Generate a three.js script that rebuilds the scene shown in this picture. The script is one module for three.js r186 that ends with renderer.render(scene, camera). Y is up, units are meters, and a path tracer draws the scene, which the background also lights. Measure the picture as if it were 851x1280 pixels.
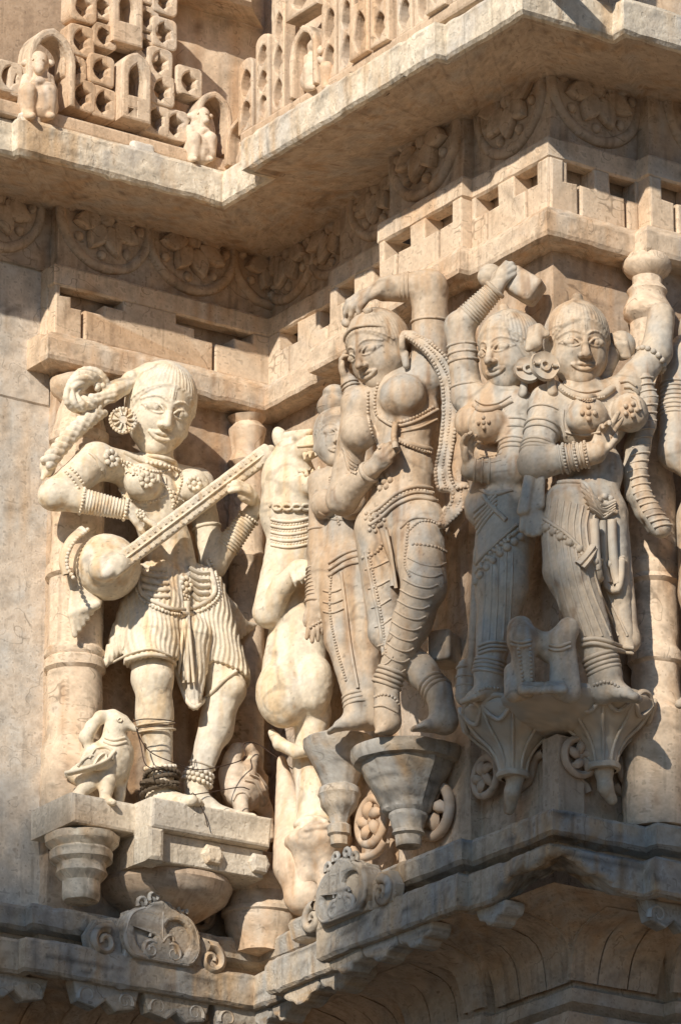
import * as THREE from 'three';
import { Sky } from 'three/addons/objects/Sky.js';
import { mergeGeometries, toCreasedNormals } from 'three/addons/utils/BufferGeometryUtils.js';

// ------------------------------------------------------------------ camera, sky, sun, exposure
const scene = new THREE.Scene();
const V = (x, y, z) => new THREE.Vector3(x, y, z);
// +X runs along the figure wall (away to the right), +Z comes out of it, y = 0 is about ankle height of the figures
const YAW = 55.7 * Math.PI / 180, PITCH = 19.95 * Math.PI / 180, FOCAL = 6500;
const AHEAD = V(Math.cos(YAW), 0, -Math.sin(YAW)), RIGHT = V(Math.sin(YAW), 0, Math.cos(YAW)), UP = V(0, 1, 0);
const LOOK = AHEAD.clone().multiplyScalar(Math.cos(PITCH)).addScaledVector(UP, Math.sin(PITCH));
const LOOKUP = AHEAD.clone().multiplyScalar(-Math.sin(PITCH)).addScaledVector(UP, Math.cos(PITCH));
const EYE = V(-6.8800, -3.7592, 10.3957);
const camera = new THREE.PerspectiveCamera(2 * Math.atan(640 / FOCAL) * 180 / Math.PI, 680 / 1024, 0.5, 900);
camera.position.copy(EYE); camera.up.set(0, 1, 0); camera.lookAt(EYE.clone().add(LOOK));
camera.updateMatrixWorld();
const renderer = new THREE.WebGLRenderer({ antialias: true });
renderer.setSize(680, 1024);
renderer.toneMapping = THREE.LinearToneMapping;
renderer.toneMappingExposure = 1.08;
renderer.shadowMap.enabled = true;
const SUN = V(-1.5, 0.93, 1.0).normalize();
const sky = new Sky(); sky.name = 'sky'; sky.scale.setScalar(800);
sky.userData = { kind: 'structure' };
Object.assign(sky.material.uniforms.turbidity, { value: 5 });
sky.material.uniforms.rayleigh.value = 0.7; sky.material.uniforms.mieCoefficient.value = 0.004;
sky.material.uniforms.sunPosition.value.copy(SUN);
scene.add(sky);
scene.environmentIntensity = 0.10;
const sun = new THREE.DirectionalLight(new THREE.Color(1.0, 0.905, 0.775), 4.9);
sun.position.copy(SUN).multiplyScalar(30); sun.target.position.set(0, 0, 0.6); scene.add(sun, sun.target);
sun.castShadow = true; sun.shadow.mapSize.set(4096, 4096); sun.shadow.radius = 1.3;
Object.assign(sun.shadow.camera, { left: -8, right: 8, top: 8, bottom: -8, near: 0.5, far: 80 });

// ------------------------------------------------------------------ numbers and noise
let seed = 7;
const rnd = () => { seed = (seed * 1664525 + 1013904223) >>> 0; return seed / 4294967296; };
const clamp = (v, a = 0, b = 1) => v < a ? a : v > b ? b : v, mix = (a, b, t) => a + (b - a) * t;
const sstep = (a, b, v) => { const t = clamp((v - a) / (b - a)); return t * t * (3 - 2 * t); };
function hash(i, j, k) { let h = Math.imul(i, 374761393) ^ Math.imul(j, 668265263) ^ Math.imul(k, 2147483647 - 1640531527); h = Math.imul(h ^ (h >>> 13), 1274126177); h ^= h >>> 16; return (h >>> 0) / 4294967296; }
function noise(x, y, z) {
  const i = Math.floor(x), j = Math.floor(y), k = Math.floor(z); x -= i; y -= j; z -= k;
  const u = x * x * (3 - 2 * x), v = y * y * (3 - 2 * y), w = z * z * (3 - 2 * z);
  const a = mix(mix(hash(i, j, k), hash(i + 1, j, k), u), mix(hash(i, j + 1, k), hash(i + 1, j + 1, k), u), v);
  const b = mix(mix(hash(i, j, k + 1), hash(i + 1, j, k + 1), u), mix(hash(i, j + 1, k + 1), hash(i + 1, j + 1, k + 1), u), v);
  return mix(a, b, w);
}
const fbm = (x, y, z, o = 4) => { let s = 0, a = 0.5, t = 0; for (let i = 0; i < o; i++) { s += a * noise(x, y, z); t += a; a *= 0.5; x = x * 2.03 + 11; y = y * 2.03 + 5; z = z * 2.03 + 3; } return s / t; };

// ------------------------------------------------------------------ stone: colour from solid noise (veins, iron stains, lichen grey), grain from a tiling texture
// base / warm / grey / stain are linear colours; w, g, s say how much of each patch kind there is
const PAL = {
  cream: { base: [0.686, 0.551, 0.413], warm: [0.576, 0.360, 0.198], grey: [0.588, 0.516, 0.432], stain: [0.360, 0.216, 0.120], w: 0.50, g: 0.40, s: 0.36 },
  white: { base: [0.715, 0.625, 0.485], warm: [0.642, 0.439, 0.225], grey: [0.642, 0.589, 0.503], stain: [0.449, 0.268, 0.128], w: 0.50, g: 0.38, s: 0.36 },
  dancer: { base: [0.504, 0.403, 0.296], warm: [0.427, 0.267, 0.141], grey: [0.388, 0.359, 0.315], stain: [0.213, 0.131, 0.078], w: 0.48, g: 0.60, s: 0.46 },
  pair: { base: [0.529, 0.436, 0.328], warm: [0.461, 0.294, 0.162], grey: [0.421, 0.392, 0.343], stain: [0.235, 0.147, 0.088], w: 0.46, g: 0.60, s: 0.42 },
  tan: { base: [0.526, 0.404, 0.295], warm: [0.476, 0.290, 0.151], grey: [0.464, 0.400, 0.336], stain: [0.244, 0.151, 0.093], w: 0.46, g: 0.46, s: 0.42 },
  plain: { base: [0.650, 0.572, 0.481], warm: [0.624, 0.448, 0.273], grey: [0.585, 0.559, 0.514], stain: [0.390, 0.273, 0.169], w: 0.24, g: 0.75, s: 0.26 },
  slab: { base: [0.493, 0.420, 0.330], warm: [0.493, 0.302, 0.134], grey: [0.386, 0.381, 0.364], stain: [0.134, 0.106, 0.078], w: 0.34, g: 0.80, s: 0.46, bed: 0.5 },
  ledge: { base: [0.744, 0.662, 0.537], warm: [0.637, 0.407, 0.201], grey: [0.614, 0.572, 0.507], stain: [0.330, 0.224, 0.130], w: 0.42, g: 0.48, s: 0.38, bed: 0.3 },
};
function stoneColor(x, y, z, p, out, i) {
  const big = fbm(x * 7 + 3, y * 4.5, z * 7 + 9, 5), med = fbm(x * 29 + 40, y * 17 + 7, z * 29, 4), streak = fbm(x * 62 + 9, y * 3.4, z * 62 + 5, 3), fine = noise(x * 210, y * 210, z * 210) * 0.6 + noise(x * 420, y * 420, z * 420) * 0.4;
  const w = sstep(0.62 - p.w * 0.35, 0.80 - p.w * 0.22, big * 0.55 + streak * 0.45) * 0.68;
  const g = sstep(0.60 - p.g * 0.25, 0.78 - p.g * 0.25, fbm(x * 10 + 71, y * 8 + 13, z * 10 + 31, 4) * 0.55 + med * 0.45) * 0.9;
  const s = sstep(0.70 - p.s * 0.25, 0.86 - p.s * 0.2, streak * 0.5 + med * 0.5) * 0.6;
  const vein = 1 - 0.30 * sstep(0.030, 0.004, Math.abs(fbm(x * 7 + 90, y * 9, z * 7, 3) - 0.5)) * sstep(0.45, 0.6, big);                      // hairline veins
  const bed = p.bed ? 1 - p.bed * sstep(0.70, 0.86, noise(x * 7, y * 170 + 4 * noise(x * 9, y * 9, z * 9), z * 7)) : 1;                      // bedding lines of the slabs
  const speck = 0.80 + fine * 0.40, pit = noise(x * 130 + 5, y * 130, z * 130) > 0.90 ? 0.66 : 1, blotch = 0.86 + 0.28 * fbm(x * 42, y * 42, z * 42, 2);
  for (let c = 0; c < 3; c++) {
    let v = mix(p.base[c], p.grey[c], g); v = mix(v, p.warm[c], w); v = mix(v, p.stain[c], s);
    out[i + c] = v * speck * pit * vein * bed * blotch;
  }
}
function paint(geo, pal) {
  const p = geo.attributes.position.array, n = p.length / 3, c = new Float32Array(n * 3);
  for (let i = 0; i < n; i++) stoneColor(p[3 * i], p[3 * i + 1], p[3 * i + 2], pal, c, 3 * i);
  geo.setAttribute('color', new THREE.BufferAttribute(c, 3)); return geo;
}
function grainTexture(n, f) {
  const d = new Uint8Array(n * n * 4);
  for (let y = 0; y < n; y++) for (let x = 0; x < n; x++) { const v = clamp(f(x / n, y / n)) * 255, i = 4 * (y * n + x); d[i] = d[i + 1] = d[i + 2] = v; d[i + 3] = 255; }
  const t = new THREE.DataTexture(d, n, n); t.wrapS = t.wrapT = THREE.RepeatWrapping; t.magFilter = THREE.LinearFilter; t.minFilter = THREE.LinearMipmapLinearFilter; t.generateMipmaps = true; t.needsUpdate = true; return t;
}
// noise that closes on itself over the unit square
const ring = (u, v, f, z) => { const g = (a, b) => fbm(a * f, b * f, z, 3); const a = sstep(0, 1, u), b = sstep(0, 1, v); return mix(mix(g(u + 1, v + 1), g(u, v + 1), a), mix(g(u + 1, v), g(u, v), a), b); };
const roughTex = grainTexture(512, (u, v) => ring(u, v, 26, 3) * 0.55 + ring(u, v, 70, 8) * 0.45);
const toolTex = grainTexture(512, (u, v) => 0.55 + 0.45 * (ring(u, v, 40, 3) - 0.5) * 2 - (ring(u, v, 18, 20) > 0.68 ? 0.3 : 0));
// one square metre of stone grain: speckle, pits, hair cracks, thin drip marks; multiplies the patch colours
const grainMap = (() => { const n = 768, d = new Uint8Array(n * n * 4), one = (u, v, fx, fy, z) => { const g = (a, b) => noise(a * fx, b * fy, z), a = sstep(0.85, 1, u), b = sstep(0.85, 1, v); return mix(mix(g(u, v), g(u - 1, v), a), mix(g(u, v - 1), g(u - 1, v - 1), a), b); };
  for (let j = 0; j < n; j++) for (let i = 0; i < n; i++) { const u = i / n, v = j / n, a = one(u, v, 260, 260, 1), b = one(u, v, 120, 120, 2), c = one(u, v, 46, 46, 3), e = one(u, v, 20, 20, 4), w = one(u, v, 90, 7, 5), k = one(u, v, 11, 14, 6) * 0.6 + one(u, v, 37, 41, 7) * 0.4; let t = 0.94 + 0.16 * (a - 0.5) + 0.20 * (b - 0.5) + 0.20 * (c - 0.5) + 0.12 * (e - 0.5); if (b > 0.86) t *= 0.72; if (c > 0.90) t *= 0.80; t *= 1 - 0.20 * sstep(0.70, 0.92, w); t *= 1 - 0.45 * sstep(0.012, 0.002, Math.abs(k - 0.5)) * sstep(0.5, 0.7, e); const q = 4 * (j * n + i); d[q] = 255 * clamp(t); d[q + 1] = 255 * clamp(t * (0.985 - 0.05 * (1 - t))); d[q + 2] = 255 * clamp(t * (0.96 - 0.10 * (1 - t))); d[q + 3] = 255; }
  const t = new THREE.DataTexture(d, n, n); t.wrapS = t.wrapT = THREE.RepeatWrapping; t.magFilter = THREE.LinearFilter; t.minFilter = THREE.LinearMipmapLinearFilter; t.generateMipmaps = true; t.needsUpdate = true; return t; })();
const tex = (t, rep) => { const c = t.clone(); c.repeat.set(rep, rep); c.needsUpdate = true; return c; };
const carved = new THREE.MeshStandardMaterial({ vertexColors: true, roughness: 0.78, metalness: 0 });            // statues and ornaments
const ashlar = new THREE.MeshStandardMaterial({ vertexColors: true, roughness: 0.9, map: grainMap, bumpMap: tex(roughTex, 4), bumpScale: 0.0016 });   // dressed blocks
const hewn = new THREE.MeshStandardMaterial({ vertexColors: true, roughness: 0.95, map: grainMap, bumpMap: tex(toolTex, 3), bumpScale: 0.0028 });      // weathered slabs

// ------------------------------------------------------------------ scene book-keeping
const names = {};
const numbered = n => { const k = names[n] = (names[n] ?? -1) + 1; return k ? `${n}_${String(k).padStart(3, '0')}` : n; };
function tag(o, label, category, group, kind) { Object.assign(o.userData, { label, category }); if (group) o.userData.group = group; if (kind) o.userData.kind = kind; return o; }
function shade(o) { o.castShadow = o.receiveShadow = true; return o; }
function part(name, geo, material, parent) { const m = shade(new THREE.Mesh(geo, material)); m.name = name; parent.add(m); return m; }
function thing(name, label, category, group, kind) { const g = new THREE.Group(); g.name = numbered(name); scene.add(g); return tag(g, label, category, group, kind); }

// ------------------------------------------------------------------ where a line of sight meets an upright plane: used to read distances off the measured survey picture (851 x 1280)
const sight = (px, py) => LOOK.clone().multiplyScalar(FOCAL).addScaledVector(RIGHT, px - 425.5).addScaledVector(LOOKUP, 640 - py);
const onZ = (px, py, z) => { const d = sight(px, py); return EYE.clone().addScaledVector(d, (z - EYE.z) / d.z); };
const onX = (px, py, x) => { const d = sight(px, py); return EYE.clone().addScaledVector(d, (x - EYE.x) / d.x); };
const onY = (px, py, y) => { const d = sight(px, py); return EYE.clone().addScaledVector(d, (y - EYE.y) / d.y); };
// ------------------------------------------------------------------ geometry helpers
const wob = (v, a) => { v.x += a * (noise(v.x * 23 + 1, v.y * 23, v.z * 23) - 0.5) + a * 0.5 * (noise(v.x * 71, v.y * 71 + 4, v.z * 71) - 0.5); v.y += a * (noise(v.x * 23 + 50, v.y * 23 + 9, v.z * 23) - 0.5) + a * 0.5 * (noise(v.x * 71 + 8, v.y * 71, v.z * 71) - 0.5); v.z += a * (noise(v.x * 23, v.y * 23 + 70, v.z * 23 + 3) - 0.5); const k = noise(v.x * 31 + 7, v.y * 31 + 2, v.z * 31 + 5); if (k > 0.80) { const d = (k - 0.80) * a * 9; v.y -= d * Math.sign(noise(v.x * 9, v.y * 9, v.z * 9) - 0.5); v.z -= d * 0.5; } return v; };
// a patch between four corners (a b along the bottom, d c along the top), cut into cells of about `cell`, slightly uneven
function patch(a, b, c, d, cell = 0.02, amp = 0.003) {
  const nu = clamp(Math.round(Math.max(a.distanceTo(b), d.distanceTo(c)) / cell), 1, 120), nv = clamp(Math.round(Math.max(a.distanceTo(d), b.distanceTo(c)) / cell), 1, 120);
  const P = [], U = [], I = [], lu = a.distanceTo(b), lv = a.distanceTo(d), o = a.x * 0.71 + a.z * 0.53, q = a.y;
  for (let j = 0; j <= nv; j++) for (let i = 0; i <= nu; i++) {
    const u = i / nu, v = j / nv, p = V(0, 0, 0).addScaledVector(a, (1 - u) * (1 - v)).addScaledVector(b, u * (1 - v)).addScaledVector(c, u * v).addScaledVector(d, (1 - u) * v);
    wob(p, amp); P.push(p.x, p.y, p.z); U.push(o + u * lu, q + v * lv);
  }
  for (let j = 0; j < nv; j++) for (let i = 0; i < nu; i++) { const k = j * (nu + 1) + i; I.push(k, k + 1, k + nu + 2, k, k + nu + 2, k + nu + 1); }
  const g = new THREE.BufferGeometry(); g.setAttribute('position', new THREE.Float32BufferAttribute(P, 3)); g.setAttribute('uv', new THREE.Float32BufferAttribute(U, 2)); g.setIndex(I); g.computeVertexNormals(); return g;
}
const merged = l => l.length > 1 ? mergeGeometries(l.map(g => g.index ? g : g)) : l[0];
// box uv in metres for anything else
function boxUV(g) { g = g.index ? g.toNonIndexed() : g; const p = g.attributes.position, n = g.attributes.normal, u = new Float32Array(p.count * 2); for (let t = 0; t < p.count; t += 3) { const x = Math.abs(n.getX(t)), y = Math.abs(n.getY(t)), z = Math.abs(n.getZ(t)); for (let i = t; i < t + 3; i++) { u[2 * i] = y > x && y > z ? p.getX(i) : x > z ? p.getZ(i) : p.getX(i); u[2 * i + 1] = y > x && y > z ? p.getZ(i) : p.getY(i); } } g.setAttribute('uv', new THREE.BufferAttribute(u, 2)); return g; }
// the plan of the building: outer face of the figure walls, redented, from left to right
const PLAN = [[-3.2, -0.035], [-0.645, -0.035], [-0.645, 0], [0, 0], [0, 0.41], [-0.05, 0.41], [-0.05, 0.73], [-0.12, 0.73], [-0.12, 1.02], [-0.09, 1.02], [-0.09, 1.33], [0.17, 1.33], [0.17, 1.375], [2.6, 1.375]];
// the same outline for the deep overhanging cornice, where the shallow inner steps run together
const PLAN_TOP = [[-3.2, -0.035], [-0.645, -0.035], [-0.645, 0], [-0.05, 0], [-0.05, 0.80], [-0.12, 0.80], [-0.12, 1.02], [-0.09, 1.02], [-0.09, 1.33], [0.17, 1.33], [0.17, 1.375], [2.6, 1.375]];
let plan = PLAN;
const edgeN = i => { const [a, b] = [plan[i], plan[i + 1]], dx = b[0] - a[0], dz = b[1] - a[1], l = Math.hypot(dx, dz); return [-dz / l, dx / l]; };
function planAt(i, o) { // vertex i of the plan moved out by o, mitred
  const n1 = edgeN(Math.max(0, i - 1)), n2 = edgeN(Math.min(plan.length - 2, i)); const same = i === 0 || i === plan.length - 1;
  return same ? [plan[i][0] + o * n1[0], plan[i][1] + o * n1[1]] : [plan[i][0] + o * (n1[0] + n2[0]), plan[i][1] + o * (n1[1] + n2[1])];
}
// a moulding: profile [[out, y], ...] from bottom to top run along the plan edge i
function mouldEdge(i, prof, cell, amp) {
  const l = [];
  for (let k = 0; k + 1 < prof.length; k++) {
    const [o0, y0] = prof[k], [o1, y1] = prof[k + 1]; const a = planAt(i, o0), b = planAt(i + 1, o0), c = planAt(i + 1, o1), d = planAt(i, o1);
    l.push(patch(V(a[0], y0, a[1]), V(b[0], y0, b[1]), V(c[0], y1, c[1]), V(d[0], y1, d[1]), cell, amp));
  }
  return merged(l);
}
function moulding(name, prof, pal, material, parent, { cell = 0.02, amp = 0.003, edges, along = PLAN, warp } = {}) {
  plan = along;
  for (const i of edges ?? plan.slice(1).map((_, k) => k)) { const g = mouldEdge(i, prof, cell, amp); if (warp) { const p = g.attributes.position, v = V(); for (let k = 0; k < p.count; k++) { v.fromBufferAttribute(p, k); warp(v, i); p.setXYZ(k, v.x, v.y, v.z); } g.computeVertexNormals(); } part(name, paint(g, pal), material, parent); }
  plan = PLAN;
}
// frame on the face of plan edge i, s metres along it, at height y, o metres out: x along, y up, z out
function faceMatrix(i, s, y, o) { const p = planAt(i, 0), n = edgeN(i), d = [n[1], -n[0]]; return new THREE.Matrix4().makeBasis(V(d[0], 0, d[1]), UP, V(n[0], 0, n[1])).setPosition(p[0] + d[0] * s + n[0] * o, y, p[1] + d[1] * s + n[1] * o); }
const edgeLen = (i, o) => { const a = planAt(i, o), b = planAt(i + 1, o); return Math.hypot(a[0] - b[0], a[1] - b[1]); };
function basis(o, x, y, z) { return new THREE.Matrix4().makeBasis(x, y, z).setPosition(o); }
function extrude(shape, depth, bevel = 0.004, steps = 8) { const g = new THREE.ExtrudeGeometry(shape, { depth: depth - bevel, bevelEnabled: true, bevelSize: bevel, bevelThickness: bevel, bevelSegments: 2, curveSegments: steps, bevelOffset: -bevel }); return g; }
const poly = pts => new THREE.Shape(pts.map(p => new THREE.Vector2(p[0], p[1])));
const place = (g, m, pal, worn = 0.0035) => { const q = g.clone().applyMatrix4(m), p = q.attributes.position, v = V(); if (worn) for (let i = 0; i < p.count; i++) { wob(v.fromBufferAttribute(p, i), worn); p.setXYZ(i, v.x, v.y, v.z); } return paint(boxUV(q), pal); };
// bevelled block with its own slight unevenness; sizes along x y z, centre c, turned by the basis matrix m
function block(w, h, d, m, pal, bevel = 0.006, amp = 0.003) { const e = extrude(poly([[-w / 2, 0], [w / 2, 0], [w / 2, h], [-w / 2, h]]), d, bevel, 2); const g = boxUV(e.applyMatrix4(m)); const p = g.attributes.position, v = V(); for (let i = 0; i < p.count; i++) { v.fromBufferAttribute(p, i); wob(v, amp); p.setXYZ(i, v.x, v.y, v.z); } return paint(g, pal); }
function lathe(prof, m, pal, seg = 28, a0 = 0, a1 = Math.PI * 2, fn) { const mm = m;
  const pts = []; for (let k = 0; k + 1 < prof.length; k++) { const [r0, y0] = prof[k], [r1, y1] = prof[k + 1], n = Math.max(1, Math.round(Math.hypot(r1 - r0, y1 - y0) / 0.012)); for (let j = 0; j < n; j++) pts.push(new THREE.Vector2(mix(r0, r1, j / n), mix(y0, y1, j / n))); } pts.push(new THREE.Vector2(...prof[prof.length - 1]));
  let g = new THREE.LatheGeometry(pts, seg, a0, a1); if (fn) { const p = g.attributes.position, v = V(); for (let i = 0; i < p.count; i++) { v.fromBufferAttribute(p, i); fn(v); p.setXYZ(i, v.x, v.y, v.z); } }
  { const p = g.attributes.position, v = V(), inv = mm.elements; for (let i = 0; i < p.count; i++) { v.fromBufferAttribute(p, i); const a = 0.0045 * (noise((v.x + inv[12]) * 22, v.y * 22, (v.z + inv[14]) * 22) - 0.5) + 0.0035 * (noise((v.x + inv[12]) * 60, v.y * 60 + 9, (v.z + inv[14]) * 60) - 0.5), r = Math.hypot(v.x, v.z) || 1; p.setXYZ(i, v.x * (1 + a / r), v.y + a * 0.6, v.z * (1 + a / r)); } }
  g.deleteAttribute('normal'); g.deleteAttribute('uv'); g = toCreasedNormals(g.toNonIndexed(), 0.7); g.applyMatrix4(m); return paint(boxUV(g), pal);
}
// tube with a changing radius through points
function tube(pts, r, pal, { closed = false, seg = 6, n, flat } = {}) {
  const c = new THREE.CatmullRomCurve3(pts, closed, 'catmullrom', 0.5), N = n ?? Math.max(6, Math.round(c.getLength() / 0.008)), g = new THREE.TubeGeometry(c, N, 1, seg, closed), p = g.attributes.position, v = V(), q = V();
  for (let i = 0; i <= N; i++) { c.getPointAt(i / N, q); const R = typeof r === 'function' ? r(i / N) : r; for (let j = 0; j <= seg; j++) { const k = i * (seg + 1) + j; v.fromBufferAttribute(p, k).sub(q).multiplyScalar(R).add(q); p.setXYZ(k, v.x, v.y, v.z); } }
  g.deleteAttribute('uv'); g.computeVertexNormals(); return pal ? paint(g, pal) : g;
}
const BEAD = new THREE.IcosahedronGeometry(1, 1); BEAD.deleteAttribute('uv');
function beadGeo(pts, r, pal, { gap = 2.0, flat = 1, closed = false } = {}) { // a string of beads through points
  const c = new THREE.CatmullRomCurve3(pts, closed), L = c.getLength(), n = Math.max(2, Math.round(L / (r * gap))), l = [];
  for (let i = 0; i <= n; i++) { const p = c.getPointAt(i / n); const s = r * (0.9 + rnd() * 0.2); l.push(BEAD.clone().scale(s, s, s).translate(p.x, p.y, p.z)); }
  return paint(merged(l), pal);
}
// spiral in a plane: [x, y] points
const spiral = (cx, cy, r0, r1, a0, turns, n = 18) => Array.from({ length: n + 1 }, (_, i) => { const t = i / n, a = a0 + turns * 2 * Math.PI * t, r = mix(r0, r1, t); return [cx + r * Math.cos(a), cy + r * Math.sin(a)]; });

// ------------------------------------------------------------------ solid modelling on a grid: smooth joins of tapered limbs, meshed with surface nets
const smin = (a, b, k) => { const h = Math.max(k - Math.abs(a - b), 0) / k; return Math.min(a, b) - h * h * k * 0.25; };
class Solid {
  constructor(lo, hi, cell) { this.lo = lo.clone(); this.c = cell; this.n = [0, 1, 2].map(i => Math.ceil((hi.getComponent(i) - lo.getComponent(i)) / cell) + 1); this.f = new Float32Array(this.n[0] * this.n[1] * this.n[2]).fill(1); }
  run(p, m, fn) { const { lo, c, n, f } = this, B = p.bb, a = [], b = []; for (let i = 0; i < 3; i++) { const o = lo.getComponent(i); a[i] = Math.max(0, Math.floor((B[i] - m - o) / c)); b[i] = Math.min(n[i] - 1, Math.ceil((B[i + 3] + m - o) / c)); }
    for (let k = a[2]; k <= b[2]; k++) for (let j = a[1]; j <= b[1]; j++) { let q = (k * n[1] + j) * n[0] + a[0]; const y = lo.y + j * c, z = lo.z + k * c; for (let i = a[0]; i <= b[0]; i++, q++) f[q] = fn(f[q], p.f(lo.x + i * c, y, z)); } return this; }
  add(p, k = 0.012) { return this.run(p, k + 2.5 * this.c, (a, b) => smin(a, b, k)); }
  cut(p, k = 0.006) { return this.run(p, k + 2.5 * this.c, (a, b) => -smin(-a, b, k)); }
  all(l, k) { for (const p of l) this.add(p, p.k ?? k); return this; }
  at(v) { const { lo, c, n, f } = this, x = (v.x - lo.x) / c, y = (v.y - lo.y) / c, z = (v.z - lo.z) / c, i = Math.floor(x), j = Math.floor(y), k = Math.floor(z); if (i < 0 || j < 0 || k < 0 || i >= n[0] - 1 || j >= n[1] - 1 || k >= n[2] - 1) return 1; const u = x - i, w = y - j, t = z - k, g = (a, b, d) => f[((k + d) * n[1] + j + b) * n[0] + i + a]; return mix(mix(mix(g(0, 0, 0), g(1, 0, 0), u), mix(g(0, 1, 0), g(1, 1, 0), u), w), mix(mix(g(0, 0, 1), g(1, 0, 1), u), mix(g(0, 1, 1), g(1, 1, 1), u), w), t); }
  hit(px, py) { const d = sight(px, py).normalize(), n = this.n, mid = V(n[0], n[1], n[2]).multiplyScalar(this.c / 2).add(this.lo), R = V(n[0], n[1], n[2]).length() * this.c / 2; let t = mid.clone().sub(EYE).dot(d) - R; const e = t + 2 * R, v = V(); for (; t < e; t += 0.003) { v.copy(EYE).addScaledVector(d, t); if (this.at(v) < 0) { let a = t - 0.003, b = t; for (let i = 0; i < 7; i++) { const m = (a + b) / 2; v.copy(EYE).addScaledVector(d, m); if (this.at(v) < 0) b = m; else a = m; } return EYE.clone().addScaledVector(d, b); } } return null; }
  mesh(rough = 0.0006, hand = 0.0016) { // hand: the slight unevenness of hand carving, worn edges
    if (hand) { const { lo, c, n, f } = this; for (let k = 0, q = 0; k < n[2]; k++) for (let j = 0; j < n[1]; j++) for (let i = 0; i < n[0]; i++, q++) if (f[q] < 0.008 && f[q] > -0.008) { const x = lo.x + i * c, y = lo.y + j * c, z = lo.z + k * c; f[q] += hand * (noise(x * 48 + 3, y * 48, z * 48) + 0.7 * noise(x * 110, y * 110 + 5, z * 110) - 0.85); } }
    const { lo, c, n, f } = this, [nx, ny, nz] = n, id = new Int32Array(nx * ny * nz).fill(-1), P = [], I = [], sx = 1, sy = nx, sz = nx * ny, O = [0, sx, sy, sx + sy, sz, sx + sz, sy + sz, sx + sy + sz], E = [[0, 1], [2, 3], [4, 5], [6, 7], [0, 2], [1, 3], [4, 6], [5, 7], [0, 4], [1, 5], [2, 6], [3, 7]];
    for (let k = 0; k < nz - 1; k++) for (let j = 0; j < ny - 1; j++) for (let i = 0; i < nx - 1; i++) {
      const q = (k * ny + j) * nx + i; let m = 0; for (let e = 0; e < 8; e++) if (f[q + O[e]] < 0) m |= 1 << e; if (m === 0 || m === 255) continue;
      let X = 0, Y = 0, Z = 0, s = 0; for (const [a, b] of E) { const A = (m >> a) & 1, B = (m >> b) & 1; if (A === B) continue; const fa = f[q + O[a]], t = fa / (fa - f[q + O[b]]); X += mix(a & 1, b & 1, t); Y += mix((a >> 1) & 1, (b >> 1) & 1, t); Z += mix(a >> 2, b >> 2, t); s++; }
      id[q] = P.length / 3; P.push(lo.x + (i + X / s) * c, lo.y + (j + Y / s) * c, lo.z + (k + Z / s) * c);
    }
    for (let k = 1; k < nz - 1; k++) for (let j = 1; j < ny - 1; j++) for (let i = 1; i < nx - 1; i++) {
      const q = (k * ny + j) * nx + i, s = f[q] < 0; let a, b, cc, d;
      if (s !== (f[q + sx] < 0)) { a = id[q - sy - sz]; b = id[q - sz]; cc = id[q]; d = id[q - sy]; if (s) I.push(a, b, cc, a, cc, d); else I.push(a, cc, b, a, d, cc); }
      if (s !== (f[q + sy] < 0)) { a = id[q - sx - sz]; b = id[q - sx]; cc = id[q]; d = id[q - sz]; if (s) I.push(a, b, cc, a, cc, d); else I.push(a, cc, b, a, d, cc); }
      if (s !== (f[q + sz] < 0)) { a = id[q - sx - sy]; b = id[q - sy]; cc = id[q]; d = id[q - sx]; if (s) I.push(a, b, cc, a, cc, d); else I.push(a, cc, b, a, d, cc); }
    }
    const N = new Float32Array(P.length), v = V(), h = c * 0.8;
    for (let i = 0; i < P.length; i += 3) {
      const x = P[i], y = P[i + 1], z = P[i + 2]; let gx = this.at(v.set(x + h, y, z)) - this.at(v.set(x - h, y, z)), gy = this.at(v.set(x, y + h, z)) - this.at(v.set(x, y - h, z)), gz = this.at(v.set(x, y, z + h)) - this.at(v.set(x, y, z - h)); const l = Math.hypot(gx, gy, gz) || 1; gx /= l; gy /= l; gz /= l;
      const r = rough * 110, nn = (a, b) => (noise(x * 150 + a, y * 150, z * 150 + b) - 0.5) * 3 + (noise(x * 62 + b, y * 62 + a, z * 62) - 0.5) * 2.2; gx += r * nn(0, 3); gy += r * nn(9, 31); gz += r * nn(57, 17); const m = Math.hypot(gx, gy, gz);
      N[i] = gx / m; N[i + 1] = gy / m; N[i + 2] = gz / m;
    }
    const g = new THREE.BufferGeometry(); g.setAttribute('position', new THREE.Float32BufferAttribute(P, 3)); g.setAttribute('normal', new THREE.BufferAttribute(N, 3)); g.setIndex(I); return g;
  }
}
// primitives: tapered limb, ellipsoid on its own axes, ring, box
function limb(a, b, ra, rb = ra, k) { const ax = a.x, ay = a.y, az = a.z, dx = b.x - ax, dy = b.y - ay, dz = b.z - az, L = dx * dx + dy * dy + dz * dz + 1e-12, R = Math.max(ra, rb); return { k, bb: [Math.min(a.x, b.x) - R, Math.min(a.y, b.y) - R, Math.min(a.z, b.z) - R, Math.max(a.x, b.x) + R, Math.max(a.y, b.y) + R, Math.max(a.z, b.z) + R], f(x, y, z) { x -= ax; y -= ay; z -= az; const t = clamp((x * dx + y * dy + z * dz) / L), X = x - t * dx, Y = y - t * dy, Z = z - t * dz; return Math.sqrt(X * X + Y * Y + Z * Z) - (ra + (rb - ra) * t); } }; }
function chain(pts, r, k) { const l = []; for (let i = 0; i + 1 < pts.length; i++) l.push(limb(pts[i], pts[i + 1], Array.isArray(r) ? r[i] : r, Array.isArray(r) ? r[i + 1] : r, k)); return l; }
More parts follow.
